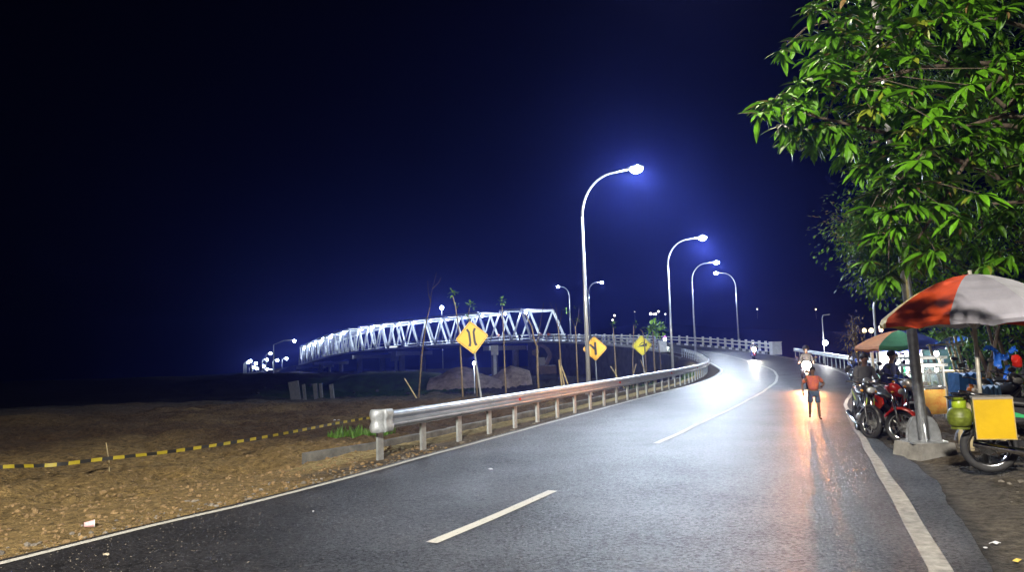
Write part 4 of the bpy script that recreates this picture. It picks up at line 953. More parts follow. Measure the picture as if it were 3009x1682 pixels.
def motorcycle(label, loc, rz, body, accent, fender=None, lean=0.0, group='motorcycles parked by the stalls', light=None, steer=0.25, stripe=None, scale=1.0, box=False, lightw=0, lcol=(1, .7, .35), plate=True):
    root = thing('motorcycle', label, 'motorcycle', loc, rz, group)
    root.rotation_euler = (lean, 0, rz); root.scale = (scale,) * 3
    fender = fender or body; r = .29
    for (x, st) in ((.62, steer), (-.61, 0)):
        M = Matrix.Translation((x, 0, r)) @ Matrix.Rotation(st, 4, 'Z')
        w_ = inst('wheel', WM[0], root, M=M); inst('rim', WM[1], w_); inst('spokes', WM[2], w_); inst('brake_disc', WM[3], w_)
    Ms = Matrix.Translation((.62, 0, r)) @ Matrix.Rotation(steer, 4, 'Z')
    def st(mb): mb.v = [tuple(Ms @ (V(v) - V((.62, 0, r)))) for v in mb.v]; return mb
    mb = MB()
    for sg in (-1, 1): mb.tube([(.62, sg * .075, .29), (.50, sg * .07, .66), (.44, sg * .05, .84)], [.022, .026, .024], 8)
    st(mb).build('fork', chrome, root, smooth=True)
    mb = MB(); vs = []; fs = []; n = 12
    for i in range(n + 1):
        a = R(10) + R(145) * i / n; rr_ = .325
        for (yy, dr) in ((-.065, -.035), (-.05, 0), (0, .012), (.05, 0), (.065, -.035)): vs.append((.62 + (rr_ + dr) * math.cos(a), yy, .29 + (rr_ + dr) * math.sin(a)))
    for i in range(n):
        for k in range(4): fs.append((i * 5 + k, i * 5 + k + 1, (i + 1) * 5 + k + 1, (i + 1) * 5 + k))
    mb.add(vs, fs); mb.add([(v[0], v[1] * .92, v[2] - .006) for v in vs], [f[::-1] for f in fs]); st(mb).build('front_fender', fender, root, smooth=True)
    mb = MB(); mb.loft([(.30, .93, .05, .04), (.40, .92, .10, .10), (.50, .90, .11, .11), (.57, .87, .08, .08), (.60, .86, .04, .04)], 12); hd_ = st(mb).build('front_cowl', body, root, smooth=True)
    mb = MB(); mb.ball((.565, 0, .90) if light else (.565, 0, .88), (.08, .16, .15) if light else (.05, .085, .065), 12, 8); st(mb).build('headlight', light or mat('headlight_glass', (.6, .62, .65), .1, .3, .05), hd_, smooth=True)
    mb = MB(); mb.tube([(.30, .34, 1.0), (.34, .2, 1.0), (.40, .08, .97), (.40, -.08, .97), (.34, -.2, 1.0), (.30, -.34, 1.0)], .014, 8); st(mb).build('handlebar', blackpl, root, smooth=True)
    for sg in (-1, 1):
        mb = MB(); mb.tube([(.33, sg * .24, 1.0), (.36, sg * .30, 1.1), (.34, sg * .33, 1.17)], .006, 6); mb.ball((.33, sg * .35, 1.2), (.014, .06, .042), 12, 6); st(mb).build('mirror', blackpl, root, smooth=True)
        mb = MB(); mb.ball((.50, sg * .14, .86), (.035, .03, .025), 8, 5); st(mb).build('indicator', mat('amber_glow_lens', (.9, .4, .05), .2, emit=(1, .22, .02), es=25) if light else mat('amber_lens', (.6, .25, .03), .2), root, smooth=True)  # ridden bikes: indicators made to glow, adding the headlight's orange glare
        # leg shield
        mb = MB(); pts = [(.44, .84), (.50, .70), (.46, .50), (.34, .36), (.22, .34), (.26, .48), (.34, .62), (.34, .82)]
        mb.prism(pts, .02, Matrix.Translation((0, sg * .15, 0)) @ Matrix.Rotation(sg * -.22, 4, 'Z')); mb.build('leg_shield', body, root)
        mb = MB(); mb.prism([(.46, .74), (.49, .68), (.44, .50), (.33, .37), (.28, .37), (.40, .52)], .006, Matrix.Translation((0, sg * .165, 0)) @ Matrix.Rotation(sg * -.22, 4, 'Z')); mb.build('stripe', stripe or accent, root)
        mb = MB(); mb.prism([(.06, .62), (-.1, .52), (-.35, .58), (-.78, .78), (-.80, .84), (-.4, .76), (.0, .72)], .02, Matrix.Translation((0, sg * .13, 0))); mb.build('side_panel', body, root)
        mb = MB(); mb.prism([(-.15, .63), (-.4, .65), (-.74, .80), (-.42, .72)], .006, Matrix.Translation((0, sg * .144, 0))); mb.build('decal', stripe or accent, root)
        mb = MB(); mb.tube([(-.61, sg * .11, .30), (-.48, sg * .13, .68)], .02, 8); mb.tube([(-.59, sg * .11, .36), (-.51, sg * .128, .58)], .034, 8); mb.build('shock_absorber', chrome, root, smooth=True)
    mb = MB(); mb.tube([(.42, 0, .84), (.30, 0, .55), (.05, 0, .50), (-.25, 0, .56), (-.7, 0, .78)], [.05, .05, .06, .07, .05], 8); mb.build('frame', blackpl, root, smooth=True)
    mb = MB(); mb.loft([(.10, .74, .08, .03), (0, .78, .13, .045), (-.2, .78, .15, .05), (-.45, .81, .14, .05), (-.72, .86, .11, .045), (-.80, .87, .05, .02)], 12); mb.build('seat', mat('seat_vinyl', (.02, .02, .022), .5), root, smooth=True)
    mb = MB(); mb.loft([(-.15, .36, .09, .09), (0, .36, .12, .12), (.14, .38, .11, .10), (.26, .40, .07, .07)], 10); mb.lathe([(.0, -.13), (.07, -.13), (.08, .0), (.07, .13), (0, .13)], (-.02, 0, .33), 12, 'y'); mb.build('engine', alum, root, smooth=True)
    mb = MB(); mb.tube([(.18, -.08, .33), (.1, -.12, .22), (-.1, -.15, .22), (-.3, -.16, .26), (-.78, -.18, .36)], [.018, .018, .02, .04, .045], 8); mb.build('exhaust', chrome, root, smooth=True)
    mb = MB(); mb.bar((-.61, .09, .29), (-.1, .1, .33), .05, .07); mb.build('chain_case', blackpl, root)
    mb = MB(); vs = []; fs = []
    for i in range(9):
        a = R(60) + R(110) * i / 8
        for yy in (-.06, 0, .06): vs.append((-.61 + .34 * math.cos(a), yy, .29 + .36 * math.sin(a) + (0.01 if yy == 0 else 0)))
    for i in range(8):
        for k in range(2): fs.append((i * 3 + k, i * 3 + k + 1, i * 3 + k + 4, i * 3 + k + 3))
    mb.add(vs, fs); mb.build('rear_fender', blackpl, root, smooth=True)
    mb = MB(); mb.ball((-.83, 0, .82), (.04, .08, .04), 10, 6); mb.build('tail_light', mat('tail_lens', (.45, .02, .02), .2), root, smooth=True)
    mb = MB(); mb.tube([(-.55, .08, .86), (-.75, .09, .9), (-.86, .05, .92), (-.86, -.05, .92), (-.75, -.09, .9), (-.55, -.08, .86)], .01, 6); mb.build('grab_rail', chrome, root, smooth=True)
    mb = MB(); mb.box((-.92, 0, .62), (.008, .2, .1)); mb.build('number_plate', blackpl, root)
    if not lightw:
        mb = MB(); mb.tube([(.0, .1, .26), (-.08, .24, .02)], .012, 6); mb.build('side_stand', blackpl, root)
    if lightw:
        spot_light('headlight_beam', (.64, 0, .9), lightw, (1, -.12, -.06), 74, lcol, .06, root, .9)
        point_light('headlight_glow', (.70, 0, .9), lightw * .03, lcol, .05, root)
    return root
redp = mat('red_paint', (.55, .02, .01), .3, 0, .08, coat=.4); greyp = mat('grey_paint', (.2, .2, .21), .3, .2, coat=.4); whp = mat('white_gloss', (.7, .7, .72), .3, coat=.4)
bluep = mat('blue_paint', (.03, .08, .4), .3, coat=.4); greenp = mat('green_paint', (.03, .35, .12), .35, coat=.3); limey = mat('lime_stripe', (.45, .55, .02), .4); silver = mat('silver_paint', (.5, .5, .52), .35, .6)
hotglass = mat('lit_headlight', (1, 1, 1), .3, emit=(1, .85, .6), es=220); hotglass2 = mat('lit_headlight_white', (1, 1, 1), .3, emit=(.95, 1, .9), es=160)
# oncoming riders
def onroad(sx, Y, zoff=0.0):
    x = gx(sx, Y); zr = float(road_rel(np.array([x]), np.array([Y]))[1][0]); return V((x, Y, zr + zoff + .01))
p = onroad(2371, 29.0)
motorcycle('oncoming motorcycle with a dazzling warm headlight behind the walking figure', p, angto(p, (0, 0)) - .05, blackpl, greyp, steer=0, group='motorcycles riding towards the camera', light=hotglass, lightw=2600, lcol=(1, .30, .06))
person('dark rider on the motorcycle with the dazzling warm headlight', tuple(p), angto(p, (0, 0)) - .05, sitJ(.12, .76), (cloth('dark_jacket', (.04, .04, .05)), cloth('dark_jeans', (.03, .035, .06))), 1.0, helmet=blackpl, longsleeve=True)
p = onroad(2215, 66.0)
motorcycle('oncoming motorcycle with a white headlight in front of the outer balustrade', p, angto(p, (8, 0)), redp, greyp, steer=0, group='motorcycles riding towards the camera', light=hotglass2, lightw=2200, lcol=(1, .95, .85))
person('distant rider with a white helmet in front of the outer balustrade', tuple(p), angto(p, (8, 0)), sitJ(.12, .76), (cloth('dark_jacket', (.04, .04, .05)), cloth('dark_jeans', (.03, .035, .06))), 1.0, helmet=whitep, longsleeve=True)
p = onroad(1957, 97.0)
motorcycle('far motorcycle with a greenish white headlight left of the second lamp pole', p, angto(p, (12, 60)), mat('purple_paint', (.2, .05, .3), .3), greyp, steer=0, group='motorcycles riding towards the camera', light=hotglass2, lightw=900, lcol=(.8, 1, .85))
person('far rider in a purple jacket left of the second lamp pole', tuple(p), angto(p, (12, 60)), sitJ(.12, .76), (cloth('purple_jacket', (.25, .06, .35)), cloth('dark_jeans', (.03, .035, .06))), 1.0, helmet=blackpl, longsleeve=True)
# parked
def G(x, y): return V((x, y, hz(x, y) + .005))
def park(label, fx, fy, ang, **k):
    c_ = V((fx - .62 * math.cos(ang), fy - .62 * math.sin(ang), 0)); c_.z = hz(c_.x, c_.y) + .004; return motorcycle(label, c_, ang, lean=R(-7), **k)
park('parked black motorcycle with a yellow-green stripe, its front wheel at the road edge', 6.44, 13.7, R(-106), body=blackpl, accent=silver, stripe=limey, steer=.45)
park('parked motorcycle with a bright red front fender and cowl, nearest the galvanised pole', 6.62, 12.95, R(-98), body=redp, accent=blackpl, fender=redp, stripe=blackpl, steer=.75)
park('parked grey motorcycle under the seated figure in the grey hooded top', 7.3, 15.6, R(-112), body=greyp, accent=silver)
park('parked dark blue motorcycle under the seated figure in dark blue', 7.75, 15.1, R(-100), body=bluep, accent=silver)
park('parked silver scooter just left of the galvanised pole', 7.15, 13.5, R(-85), body=silver, accent=redp)
park('parked motorcycle with pale panels right of the food cart', 9.1, 14.9, R(-125), body=silver, accent=redp, stripe=mat('pink_sticker', (.8, .3, .25), .5))
park('parked motorcycle with a green fender behind the gas cylinder', 7.6, 12.3, R(-140), body=blackpl, accent=silver, fender=greenp, stripe=silver)
park('parked black motorcycle right of the green-fendered one, chrome handlebars', 8.6, 12.9, R(-110), body=blackpl, accent=chrome, stripe=chrome)
park('parked dark scooter far back beside the end of the right guardrail', 15.4, 33.5, R(-100), body=bluep, accent=silver)
greyhood = cloth('grey_hooded_top', (.10, .10, .11)); navy = cloth('navy_shirt', (.03, .035, .14)); jeans = cloth('jeans', (.06, .07, .12))
def seatpt(fx, fy, ang):
    x_, y_ = fx - .75 * math.cos(ang), fy - .75 * math.sin(ang); return (x_, y_, hz(x_, y_) - .04)
person('figure in a pale grey hooded top sitting on a parked motorcycle at the road edge', seatpt(7.3, 15.6, R(-112)), R(-95), sitJ(.12, .76, .42, .98), (greyhood, jeans), .95, longsleeve=True)
person('figure in a dark blue top sitting on a parked motorcycle left of the galvanised pole', seatpt(7.75, 15.1, R(-100)), R(-50), sitJ(.08, .76, .5, .95), (navy, jeans), .95, longsleeve=True)
for (sx, Y, lab, c1) in ((1655, 121, 'far figure in an orange top at the right end of the truss bridge', (.8, .2, .05)), (1638, 123, 'far figure in a pink top beside the orange-clad figure at the bridge end', (.6, .3, .3)), (1524, 132, 'far figure in a pale orange top on the bridge deck', (.7, .35, .25))):
    x = gx(sx, Y); sg, zr, a_ = [float(q[0]) for q in road_rel(np.array([x]), np.array([float(Y)]))]; pp = at_arc(a_, -3.2)
    person(lab, tuple(pp + V((0, 0, .02))), R(-100), {**boyJ, 'wriL': (.05, .34, .82)}, (cloth('far_top_%d' % sx, c1), jeans), 1.0)
p = G(15.9, 34.6); person('distant dark figure beside the end of the right guardrail', tuple(p), R(-120), {**boyJ, 'wriL': (.05, .34, .82)}, (cloth('dark_jacket', (.04, .04, .05)), jeans), .95)

# near delivery motorcycle at the right edge with the yellow box and the gas cylinder
NBA = R(-24)
NB = V((5.80 + .66 * math.cos(NBA), 9.25 + .66 * math.sin(NBA), 0)); NB.z = hz(NB.x, NB.y) + .005
nb = motorcycle('muddy motorcycle carrying a yellow box, its rear wheel at the right edge of the frame', NB, NBA, blackpl, silver, lean=R(3), stripe=greenp, scale=1.08, steer=.1)
yb = mat('yellow_box_paint', (.52, .33, .002), .6, 0, .10, 2.2, .15, 14, spec=.2); gasm = mat('gas_green', (.16, .20, .02), .5, 0, .35, 7, .1, 30)
c_ = at(2918, 1229, 8.75); hw, hh = .27, .275
bxr = wthing('delivery_box', 'bright yellow square delivery box hanging on the side of the muddy motorcycle', 'box', tuple(c_))
def pbox(name, dx, dy, dz, off, m, rt, c=c_, rz=R(-27)):
    mb = MB(); mb.box((0, 0, 0), (dx, dy, dz)); M = Matrix.Translation(c) @ Matrix.Rotation(rz, 4, 'Z') @ Matrix.Rotation(R(-1.5), 4, 'Y') @ Matrix.Translation(off); mb.v = [tuple(M @ V(v)) for v in mb.v]; return mb.build(name, m, rt)
pbox('front_panel', .38, .015, .46, (0, -.15, 0), yb, bxr)
pbox('side_panel', .015, .29, .46, (-.186, 0, 0), greyp, bxr); pbox('side_panel', .015, .29, .46, (.186, 0, 0), greyp, bxr); pbox('back_panel', .38, .015, .46, (0, .15, 0), yb, bxr)
pbox('lid', .40, .33, .02, (0, 0, .24), mat('box_lid', (.25, .22, .18), .6), bxr); pbox('bottom_panel', .38, .28, .015, (0, 0, -.225), greyp, bxr)
edgem = mat('worn_yellow_trim', (.42, .30, .10), .6, 0, .2, 20)
for (dx, dz, ox, oz) in ((.40, .010, 0, .228), (.40, .010, 0, -.228), (.010, .44, -.193, 0), (.010, .44, .193, 0)): pbox('trim', dx, .02, dz, (ox, -.152, oz), edgem, bxr)
c2_ = at(2820, 1226, 9.2); rt = wthing('gas_cylinder', 'squat green gas cylinder strapped behind the yellow box', 'gas cylinder', tuple(c2_))
mb = MB(); mb.lathe([(0.0, -.12), (.09, -.12), (.125, -.09), (.138, -.03), (.138, -.012), (.141, -.005), (.141, .005), (.138, .012), (.138, .03), (.12, .09), (.07, .12), (.03, .13), (0, .13)], tuple(c2_), 24); mb.build('tank', gasm, rt, smooth=True)
mb = MB(); mb.lathe([(.075, .11), (.08, .115), (.08, .20), (.075, .205), (.07, .2), (.07, .115)], tuple(c2_), 18); mb.build('valve_guard', mat('gas_guard', (.33, .45, .02), .4), rt, smooth=True)
mb = MB(); mb.tube([c2_ + V((0, 0, .12)), c2_ + V((0, 0, .18))], .018, 8); mb.build('valve', chrome, rt)
mb = MB(); mb.lathe([(.1, -.12), (.105, -.12), (.105, -.145), (.1, -.145)], tuple(c2_), 18); mb.build('foot_ring', gasm, rt)
for k, (dx, w_, lab) in enumerate(((-.02, .13, 'metal pan stacked on top of the gas cylinder'), (.03, .11, 'second smaller metal pan on the stack over the gas cylinder'))):
    q = c2_ + V((dx, .0, .225 + .045 * k)); mb = MB(); mb.lathe([(0, -.012), (w_ * .8, -.012), (w_, .02), (w_ + .012, .022), (w_ * .95, .018), (w_ * .75, -.006), (0, -.006)], tuple(q), 20); o = mb.build('metal_pan', chrome, smooth=True); tag(o, lab, 'pan')
mb = MB(); [mb.bar((-.98, y_, .60), (-.25, y_, .60), .02, .02) for y_ in (-.16, .0, .16)]; [mb.bar((x_, -.2, .58), (x_, .2, .58), .02, .02) for x_ in (-.96, -.6, -.27)]; mb.bar((-.75, -.14, .3), (-.75, -.14, .6), .02, .02); mb.build('cargo_rack', blackpl, nb)

# ------------------------------------------------------------------ umbrellas
def umbrella(label, apex, r, drop, pole_x, colors, n=8, rot=0.0, val=.12, ground=None):
    root = wthing('market_umbrella', label, 'umbrella', tuple(apex))
    def cp(a, t, dz=0):
        sag = 1 - .035 * math.sin(math.pi * t); rr_ = r * t * 1.0
        z = -drop * (t ** 1.75); return apex + V((rr_ * math.cos(a), rr_ * math.sin(a), z + dz))
    T = [0.02, .2, .4, .6, .8, 1.0]
    for k in range(n):
        a0_, a1_ = rot + 2 * math.pi * k / n, rot + 2 * math.pi * (k + 1) / n; mb = MB(); m_ = 7; vs = []
        for t in T:
            for i in range(m_):
                u = i / (m_ - 1); p0, p1 = cp(a0_, t), cp(a1_, t); p = p0.lerp(p1, u); p.z -= .05 * math.sin(math.pi * u) * t * r * .5; vs.append(p)
        edge = vs[-m_:]
        for f_ in (0.5, 1):
            for i, e in enumerate(edge):
                u = i / (m_ - 1); d_ = V((e.x - apex.x, e.y - apex.y, 0)).normalized(); vs.append(e + V((0, 0, -val * f_ * (1 - .25 * abs(math.sin(2 * math.pi * u))))) + d_ * (.03 if f_ == .5 else random.uniform(-.02, .03)))
        fs = [(j * m_ + i, j * m_ + i + 1, (j + 1) * m_ + i + 1, (j + 1) * m_ + i) for j in range(len(T) + 1) for i in range(m_ - 1)]
        mb.add(vs, fs); mb.build('canopy_panel', colors[k % len(colors)], root, smooth=False)
        mb = MB(); mb.tube([cp(a0_, .02, -.02), cp(a0_, .5, -.02), cp(a0_, 1, -.015)], .008, 5); mb.build('rib', galv, root)
        mb = MB(); mb.tube([apex + V((0, 0, -drop * .9 - .25)), cp(a0_, .5, -.025)], .007, 5); mb.build('strut', galv, root)
    g = hz(apex.x, apex.y); mb = MB(); mb.tube([V((apex.x, apex.y, g - .1)), apex + V((0, 0, .05))], .026, 10); mb.build('pole', mat('umbrella_pole', (.55, .52, .45), .4, .3, .2, 6), root, smooth=True)
    return root
def fabric(n, c): return mat(n, c, .75, 0, .14, 2.5, .15, 200)
fy, fr, fgp, fw_, fo_, fg, fb, ft_ = fabric('yellow_fabric', (.70, .55, .15)), fabric('red_fabric', (.66, .07, .008)), fabric('grey_fabric', (.33, .32, .37)), fabric('white_fabric', (.6, .6, .66)), fabric('orange_fabric', (.75, .3, .1)), fabric('green_fabric', (.12, .42, .18)), fabric('blue_fabric', (.10, .14, .5)), fabric('teal_fabric', (.08, .3, .3))
ap = at(2850, 806, 9.9); umbrella('large umbrella with red, grey-white and yellow panels under the tree at the right edge', ap, 1.16, .56, 0, [fgp, fw_, fy, fr, fw_, fy, fy, fr], rot=R(-134), val=.13)
ap = at(2640, 972, 21.5); umbrella('smaller faded umbrella with red, green, orange and blue panels behind the galvanised pole', ap, 1.22, .42, 0, [fg, fb, ft_, fr, fg, fo_, fy, fo_], rot=R(-142), val=.16)

# ------------------------------------------------------------------ stalls
root = wthing('food_cart', 'white-framed glass food cart with yellow posters behind the galvanised pole', 'food cart', tuple(G(8.75, 16.0)))
Yc = 16.0; xl, xr = gx(2684, Yc), gx(2772, Yc); g = hz(8.7, Yc); zt = at(2735, 1052, Yc).z; xc = (xl + xr) / 2; wx = xr - xl; dp = .55
zt = max(zt, g + 1.25)
for px2 in (xl + .02, xr - .02):
    for py2 in (Yc, Yc + dp): mb = MB(); mb.bar((px2, py2, g), (px2, py2, zt), .035, .035, V((1, 0, 0))); mb.build('post', whitep, root)
for z_ in (zt, zt - .16): mb = MB(); mb.box((xc, Yc + dp / 2, z_), (wx + .12, dp + .1, .06)); mb.build('roof_board' if z_ == zt else 'fascia_board', whitep, root)
mb = MB(); mb.box((xc, Yc + dp / 2, g + .66), (wx + .04, dp + .04, .04)); mb.build('counter', alum, root)
mb = MB(); mb.box((xc, Yc + dp / 2, g + .95), (wx - .06, dp - .06, .02)); mb.build('shelf', whitep, root)
gl = bpy.data.materials.new('glass'); gl.use_nodes = True; bb_ = gl.node_tree.nodes['Principled BSDF']; bb_.inputs['Transmission Weight'].default_value = .9; bb_.inputs['Roughness'].default_value = .05; bb_.inputs['Base Color'].default_value = (.85, .92, .95, 1)
mb = MB(); mb.box((xc, Yc - .01, g + .9), (wx - .08, .008, .42)); mb.build('glass_pane', gl, root)
post_m = mat('yellow_poster', (.78, .55, .12), .5, 0, .25, 5, col2=(.7, .2, .05))
mb = MB(); mb.box((xc, Yc - .025, g + .36), (wx - .05, .012, .52)); mb.build('poster', post_m, root)
fruit = [mat('yellow_food', (.8, .65, .02), .4), mat('green_food', (.15, .5, .12), .5), mat('orange_food', (.8, .3, .05), .5)]
for k in range(9):
    x_ = xl + .1 + (wx - .2) * (k % 5) / 4; z_ = g + (.74 if k < 5 else 1.0); mb = MB(); mb.ball((x_, Yc + .2 + .05 * (k % 2), z_), (.05, .05, .05), 10, 6); o = mb.build('food_bag', fruit[k % 3], smooth=True)
    tag(o, ['yellow', 'green', 'orange'][k % 3] + (' round food bag on the lower shelf of the food cart' if k < 5 else ' round food bag on the upper shelf of the food cart'), 'food bag', 'food bags in the cart')
def bulb(label, p, w, col=(1, .95, .85), r=.045, es=30, group='bare bulbs at the stalls'):
    root = thing('light_bulb', label, 'light bulb', tuple(p), 0, group)
    mb = MB(); mb.ball((0, 0, 0), (r, r, r * 1.2), 12, 8); mb.build('bulb_glass', mat('bulb_%d' % int(es), (1, 1, 1), .4, emit=(1, .96, .88), es=es), root, smooth=True)
    mb = MB(); mb.tube([(0, 0, r), (0, 0, r * 2.2)], r * .45, 8); mb.build('socket', blackpl, root)
    mb = MB(); mb.tube([(0, 0, r * 2.2), (0, 0, r * 2.2 + .5)], .004, 4); mb.build('cord', blackpl, root)
    if w: point_light('bulb_light', (0, 0, -r * 1.4), w, col, r, root)
# blue tarp stall with bamboo posts
Yt = 20.0; root = wthing('tarp_stall', 'stall roofed with a bright blue tarpaulin on bamboo posts right of the faded umbrella', 'market stall', tuple(G(12.2, Yt)))
tarp = mat('blue_tarp', (.02, .16, .75), .45, 0, .2, 3, .5, 12); bam = mat('bamboo_pole', (.6, .5, .3), .55, 0, .2, 9)
def pt(x, y, Y): return at(x, y, Y)
rf = [pt(2728, 1012, Yt), pt(2800, 985, Yt), pt(2836, 996, Yt + 1.6), pt(2762, 1012, Yt + 2.4)]
rf = [pt(2722, 1014, Yt), pt(2775, 1002, Yt), pt(2822, 984, Yt), pt(2845, 990, Yt + 2.2), pt(2785, 1004, Yt + 2.4), pt(2740, 1012, Yt + 2.2)]
mb = MB(); n_ = 3; vs = []; L1, L2 = rf[:3], rf[5:2:-1]
for j in range(7):
    for i in range(9):
        u = i / 8 * 2; k = min(1, int(u)); p = L1[k].lerp(L1[k + 1], u - k).lerp(L2[k].lerp(L2[k + 1], u - k), j / 6); vs.append(p + V((0, 0, -.05 * math.sin(j * 2.1 + i) - .06 * math.sin(math.pi * j / 6))))
mb.add(vs, [(j * 9 + i, j * 9 + i + 1, (j + 1) * 9 + i + 1, (j + 1) * 9 + i) for j in range(6) for i in range(8)]); mb.add([v - V((0, 0, .01)) for v in vs], [((j + 1) * 9 + i, (j + 1) * 9 + i + 1, j * 9 + i + 1, j * 9 + i) for j in range(6) for i in range(8)]); mb.build('tarpaulin', tarp, root, smooth=True)
for (x0, y0, Y_) in ((2793, 990, Yt + .1), (2805, 988, Yt - .1), (2781, 1000, Yt + .3), (2822, 984, Yt - .2), (2730, 1012, Yt), (2745, 1010, Yt + 2)):
    tp = pt(x0, y0, Y_); bt = G(tp.x + .3, Y_); mb = MB(); mb.tube([bt - V((0, 0, .1)), bt.lerp(tp, .5) + V((.02, 0, 0)), tp], .035, 8); mb.build('bamboo_post', bam, root, smooth=True)
mb = MB(); a_, b_ = pt(2722, 1016, Yt), pt(2822, 1010, Yt); mb.tube([a_, b_], .025, 6); mb.build('crossbar', bam, root)
mb = MB(); g = hz(12, Yt + 1); mb.box((12.0, Yt + .8, g + .75), (1.6, .8, .04)); [mb.box((12 + sx_ * .7, Yt + .8 + sy_ * .3, g + .37), (.05, .05, .74)) for sx_ in (-1, 1) for sy_ in (-1, 1)]; mb.build('table', bam, root)
mb = MB(); q = pt(2768, 1060, Yt + 2.6); mb.box((q.x, q.y, q.z - .1), (1.1, .04, 1.3)); mb.build('back_sheet', mat('dark_teal_sheet', (.04, .10, .11), .7), root)
# stall with white posts and blue awning behind the faded umbrella
Y2 = 22.5; root = wthing('market_stall', 'stall with white posts and a low purple-blue awning under the faded umbrella', 'market stall', tuple(G(11.0, Y2)))
awn = fabric('awning_blue', (.10, .12, .55))
a_, b_, c3, d3 = pt(2556, 1018, Y2), pt(2705, 1022, Y2), pt(2705, 1040, Y2), pt(2556, 1036, Y2)
mb = MB(); vs = []
for j in range(2):
    for i in range(13): vs.append(a_.lerp(b_, i / 12).lerp(d3.lerp(c3, i / 12), j) + V((0, .03 * math.sin(i * 2.4), 0)))
mb.add(vs, [(i, i + 1, 13 + i + 1, 13 + i) for i in range(12)]); mb.add([v + V((0, .01, 0)) for v in vs], [(13 + i, 13 + i + 1, i + 1, i) for i in range(12)]); mb.build('awning', awn, root)
for x_ in (2560, 2662, 2642, 2703):
    tp = pt(x_, 1016, Y2 + .05); mb = MB(); g = hz(tp.x, tp.y); mb.box((tp.x, tp.y, (g + tp.z) / 2), (.07, .07, tp.z - g)); mb.build('post', whitep, root)
mb = MB(); q = pt(2650, 1120, Y2 + .3); g = hz(q.x, q.y); mb.box((q.x, q.y + .3, g + .72), (1.7, .7, .04)); mb.box((q.x, q.y, g + .38), (1.7, .03, .66)); mb.build('counter', mat('counter_green', (.1, .3, .2), .6, 0, .3, 4), root)
q0, q1 = pt(2582, 1036, Y2 - .2), pt(2622, 1086, Y2 - .2)
mb = MB(); mb.box(((q0.x + q1.x) / 2, Y2 - .2, (q0.z + q1.z) / 2), (q1.x - q0.x, .02, q0.z - q1.z)); o = mb.build('banner', mat('banner_white', (.8, .76, .78), .6, 0, .06, 3)); tag(o, 'plain white rectangular banner hanging under the faded umbrella', 'banner')
for k, (x_, y_, c_n) in enumerate(((2652, 1098, 'clear'), (2663, 1100, 'pale green'), (2672, 1097, 'clear'), (2681, 1101, 'green'), (2690, 1098, 'white'), (2658, 1108, 'green'))):
    q = pt(x_, y_, Y2 + .3); q.z = hz(q.x, q.y + .2) + .74; mb = MB(); mb.lathe([(0, 0), (.045, 0), (.047, .12), (.02, .17), (.018, .22), (0, .22)], tuple(q), 10); o = mb.build('bottle', {'clear': gl, 'pale green': greenp, 'green': greenp, 'white': whitep}[c_n], smooth=True); tag(o, '%s bottle on the counter of the stall under the faded umbrella, number %s from the left' % (c_n, ['one', 'two', 'three', 'four', 'five', 'zero'][k]) if False else '%s bottle among those on the counter under the faded umbrella' % c_n, 'bottle', 'bottles on the stall counter')
bulb('bright bulb above the shoulder of the seated figure in dark blue', pt(2648, 1052, Y2 - .4), 260, es=60, r=.07)
bulb('small bulb low beside the counter posts', pt(2636, 1072, Y2 - .3), 60, es=40, r=.05)
bulb('bulb hanging inside the blue tarpaulin stall', pt(2752, 1040, Yt + 1.2), 200, es=60, r=.06)
bulb('bulb beside the right front post of the food cart', pt(2752, 1088, 15.7), 18, es=40, r=.035)
# blue covered crates right of the umbrella pole
def drape(label, x0, y0, x1, y1, Y, depth, m, cat, name):
    p0, p1 = pt(x0, y0, Y), pt(x1, y1, Y); n = 10; g = max(p1.z, hz(p0.x, Y)); mb = MB(); vs = []
    rows = [(0, 1.0, 0.0), (0, .0, .0), (1, .0, -.0), (1, 1.0, 0)]
    for j, (b_, dn, _) in enumerate(rows):
        for i in range(n + 1):
            x_ = p0.x + (p1.x - p0.x) * i / n; z_ = p0.z - (p0.z - p1.z) * dn + .03 * math.sin(i * 1.9 + j); ex_ = .06 * dn * (1 if b_ else -1) + .02 * math.sin(i * 3.1)
            vs.append((x_ + .08 * (j == 0) * (.5 - i / n) * -1, Y + b_ * depth + ex_, z_))
    m_ = n + 1; mb.add(vs, [(j * m_ + i, j * m_ + i + 1, (j + 1) * m_ + i + 1, (j + 1) * m_ + i) for j in range(3) for i in range(n)])
    mb.add([vs[0], vs[m_], vs[2 * m_], vs[3 * m_]], [(0, 1, 2, 3)]); mb.add([vs[n], vs[m_ + n], vs[2 * m_ + n], vs[3 * m_ + n]], [(3, 2, 1, 0)])
    o = mb.build(name, m); tag(o, label, cat); return o
tarp2 = mat('pale_blue_tarp', (.06, .22, .62), .5, 0, .2, 4, .5, 14)
drape('bright blue tarpaulin draped over goods right of the parked motorcycles', 2818, 1102, 2892, 1215, 13.6, .35, tarp2, 'tarpaulin', 'tarpaulin')
drape('paler blue cloth-covered crate behind the yellow box', 2880, 1140, 2948, 1260, 11.9, .35, mat('pale_blue_cloth', (.12, .26, .5), .6, 0, .2, 5, .4, 20), 'covered crate', 'covered_crate')
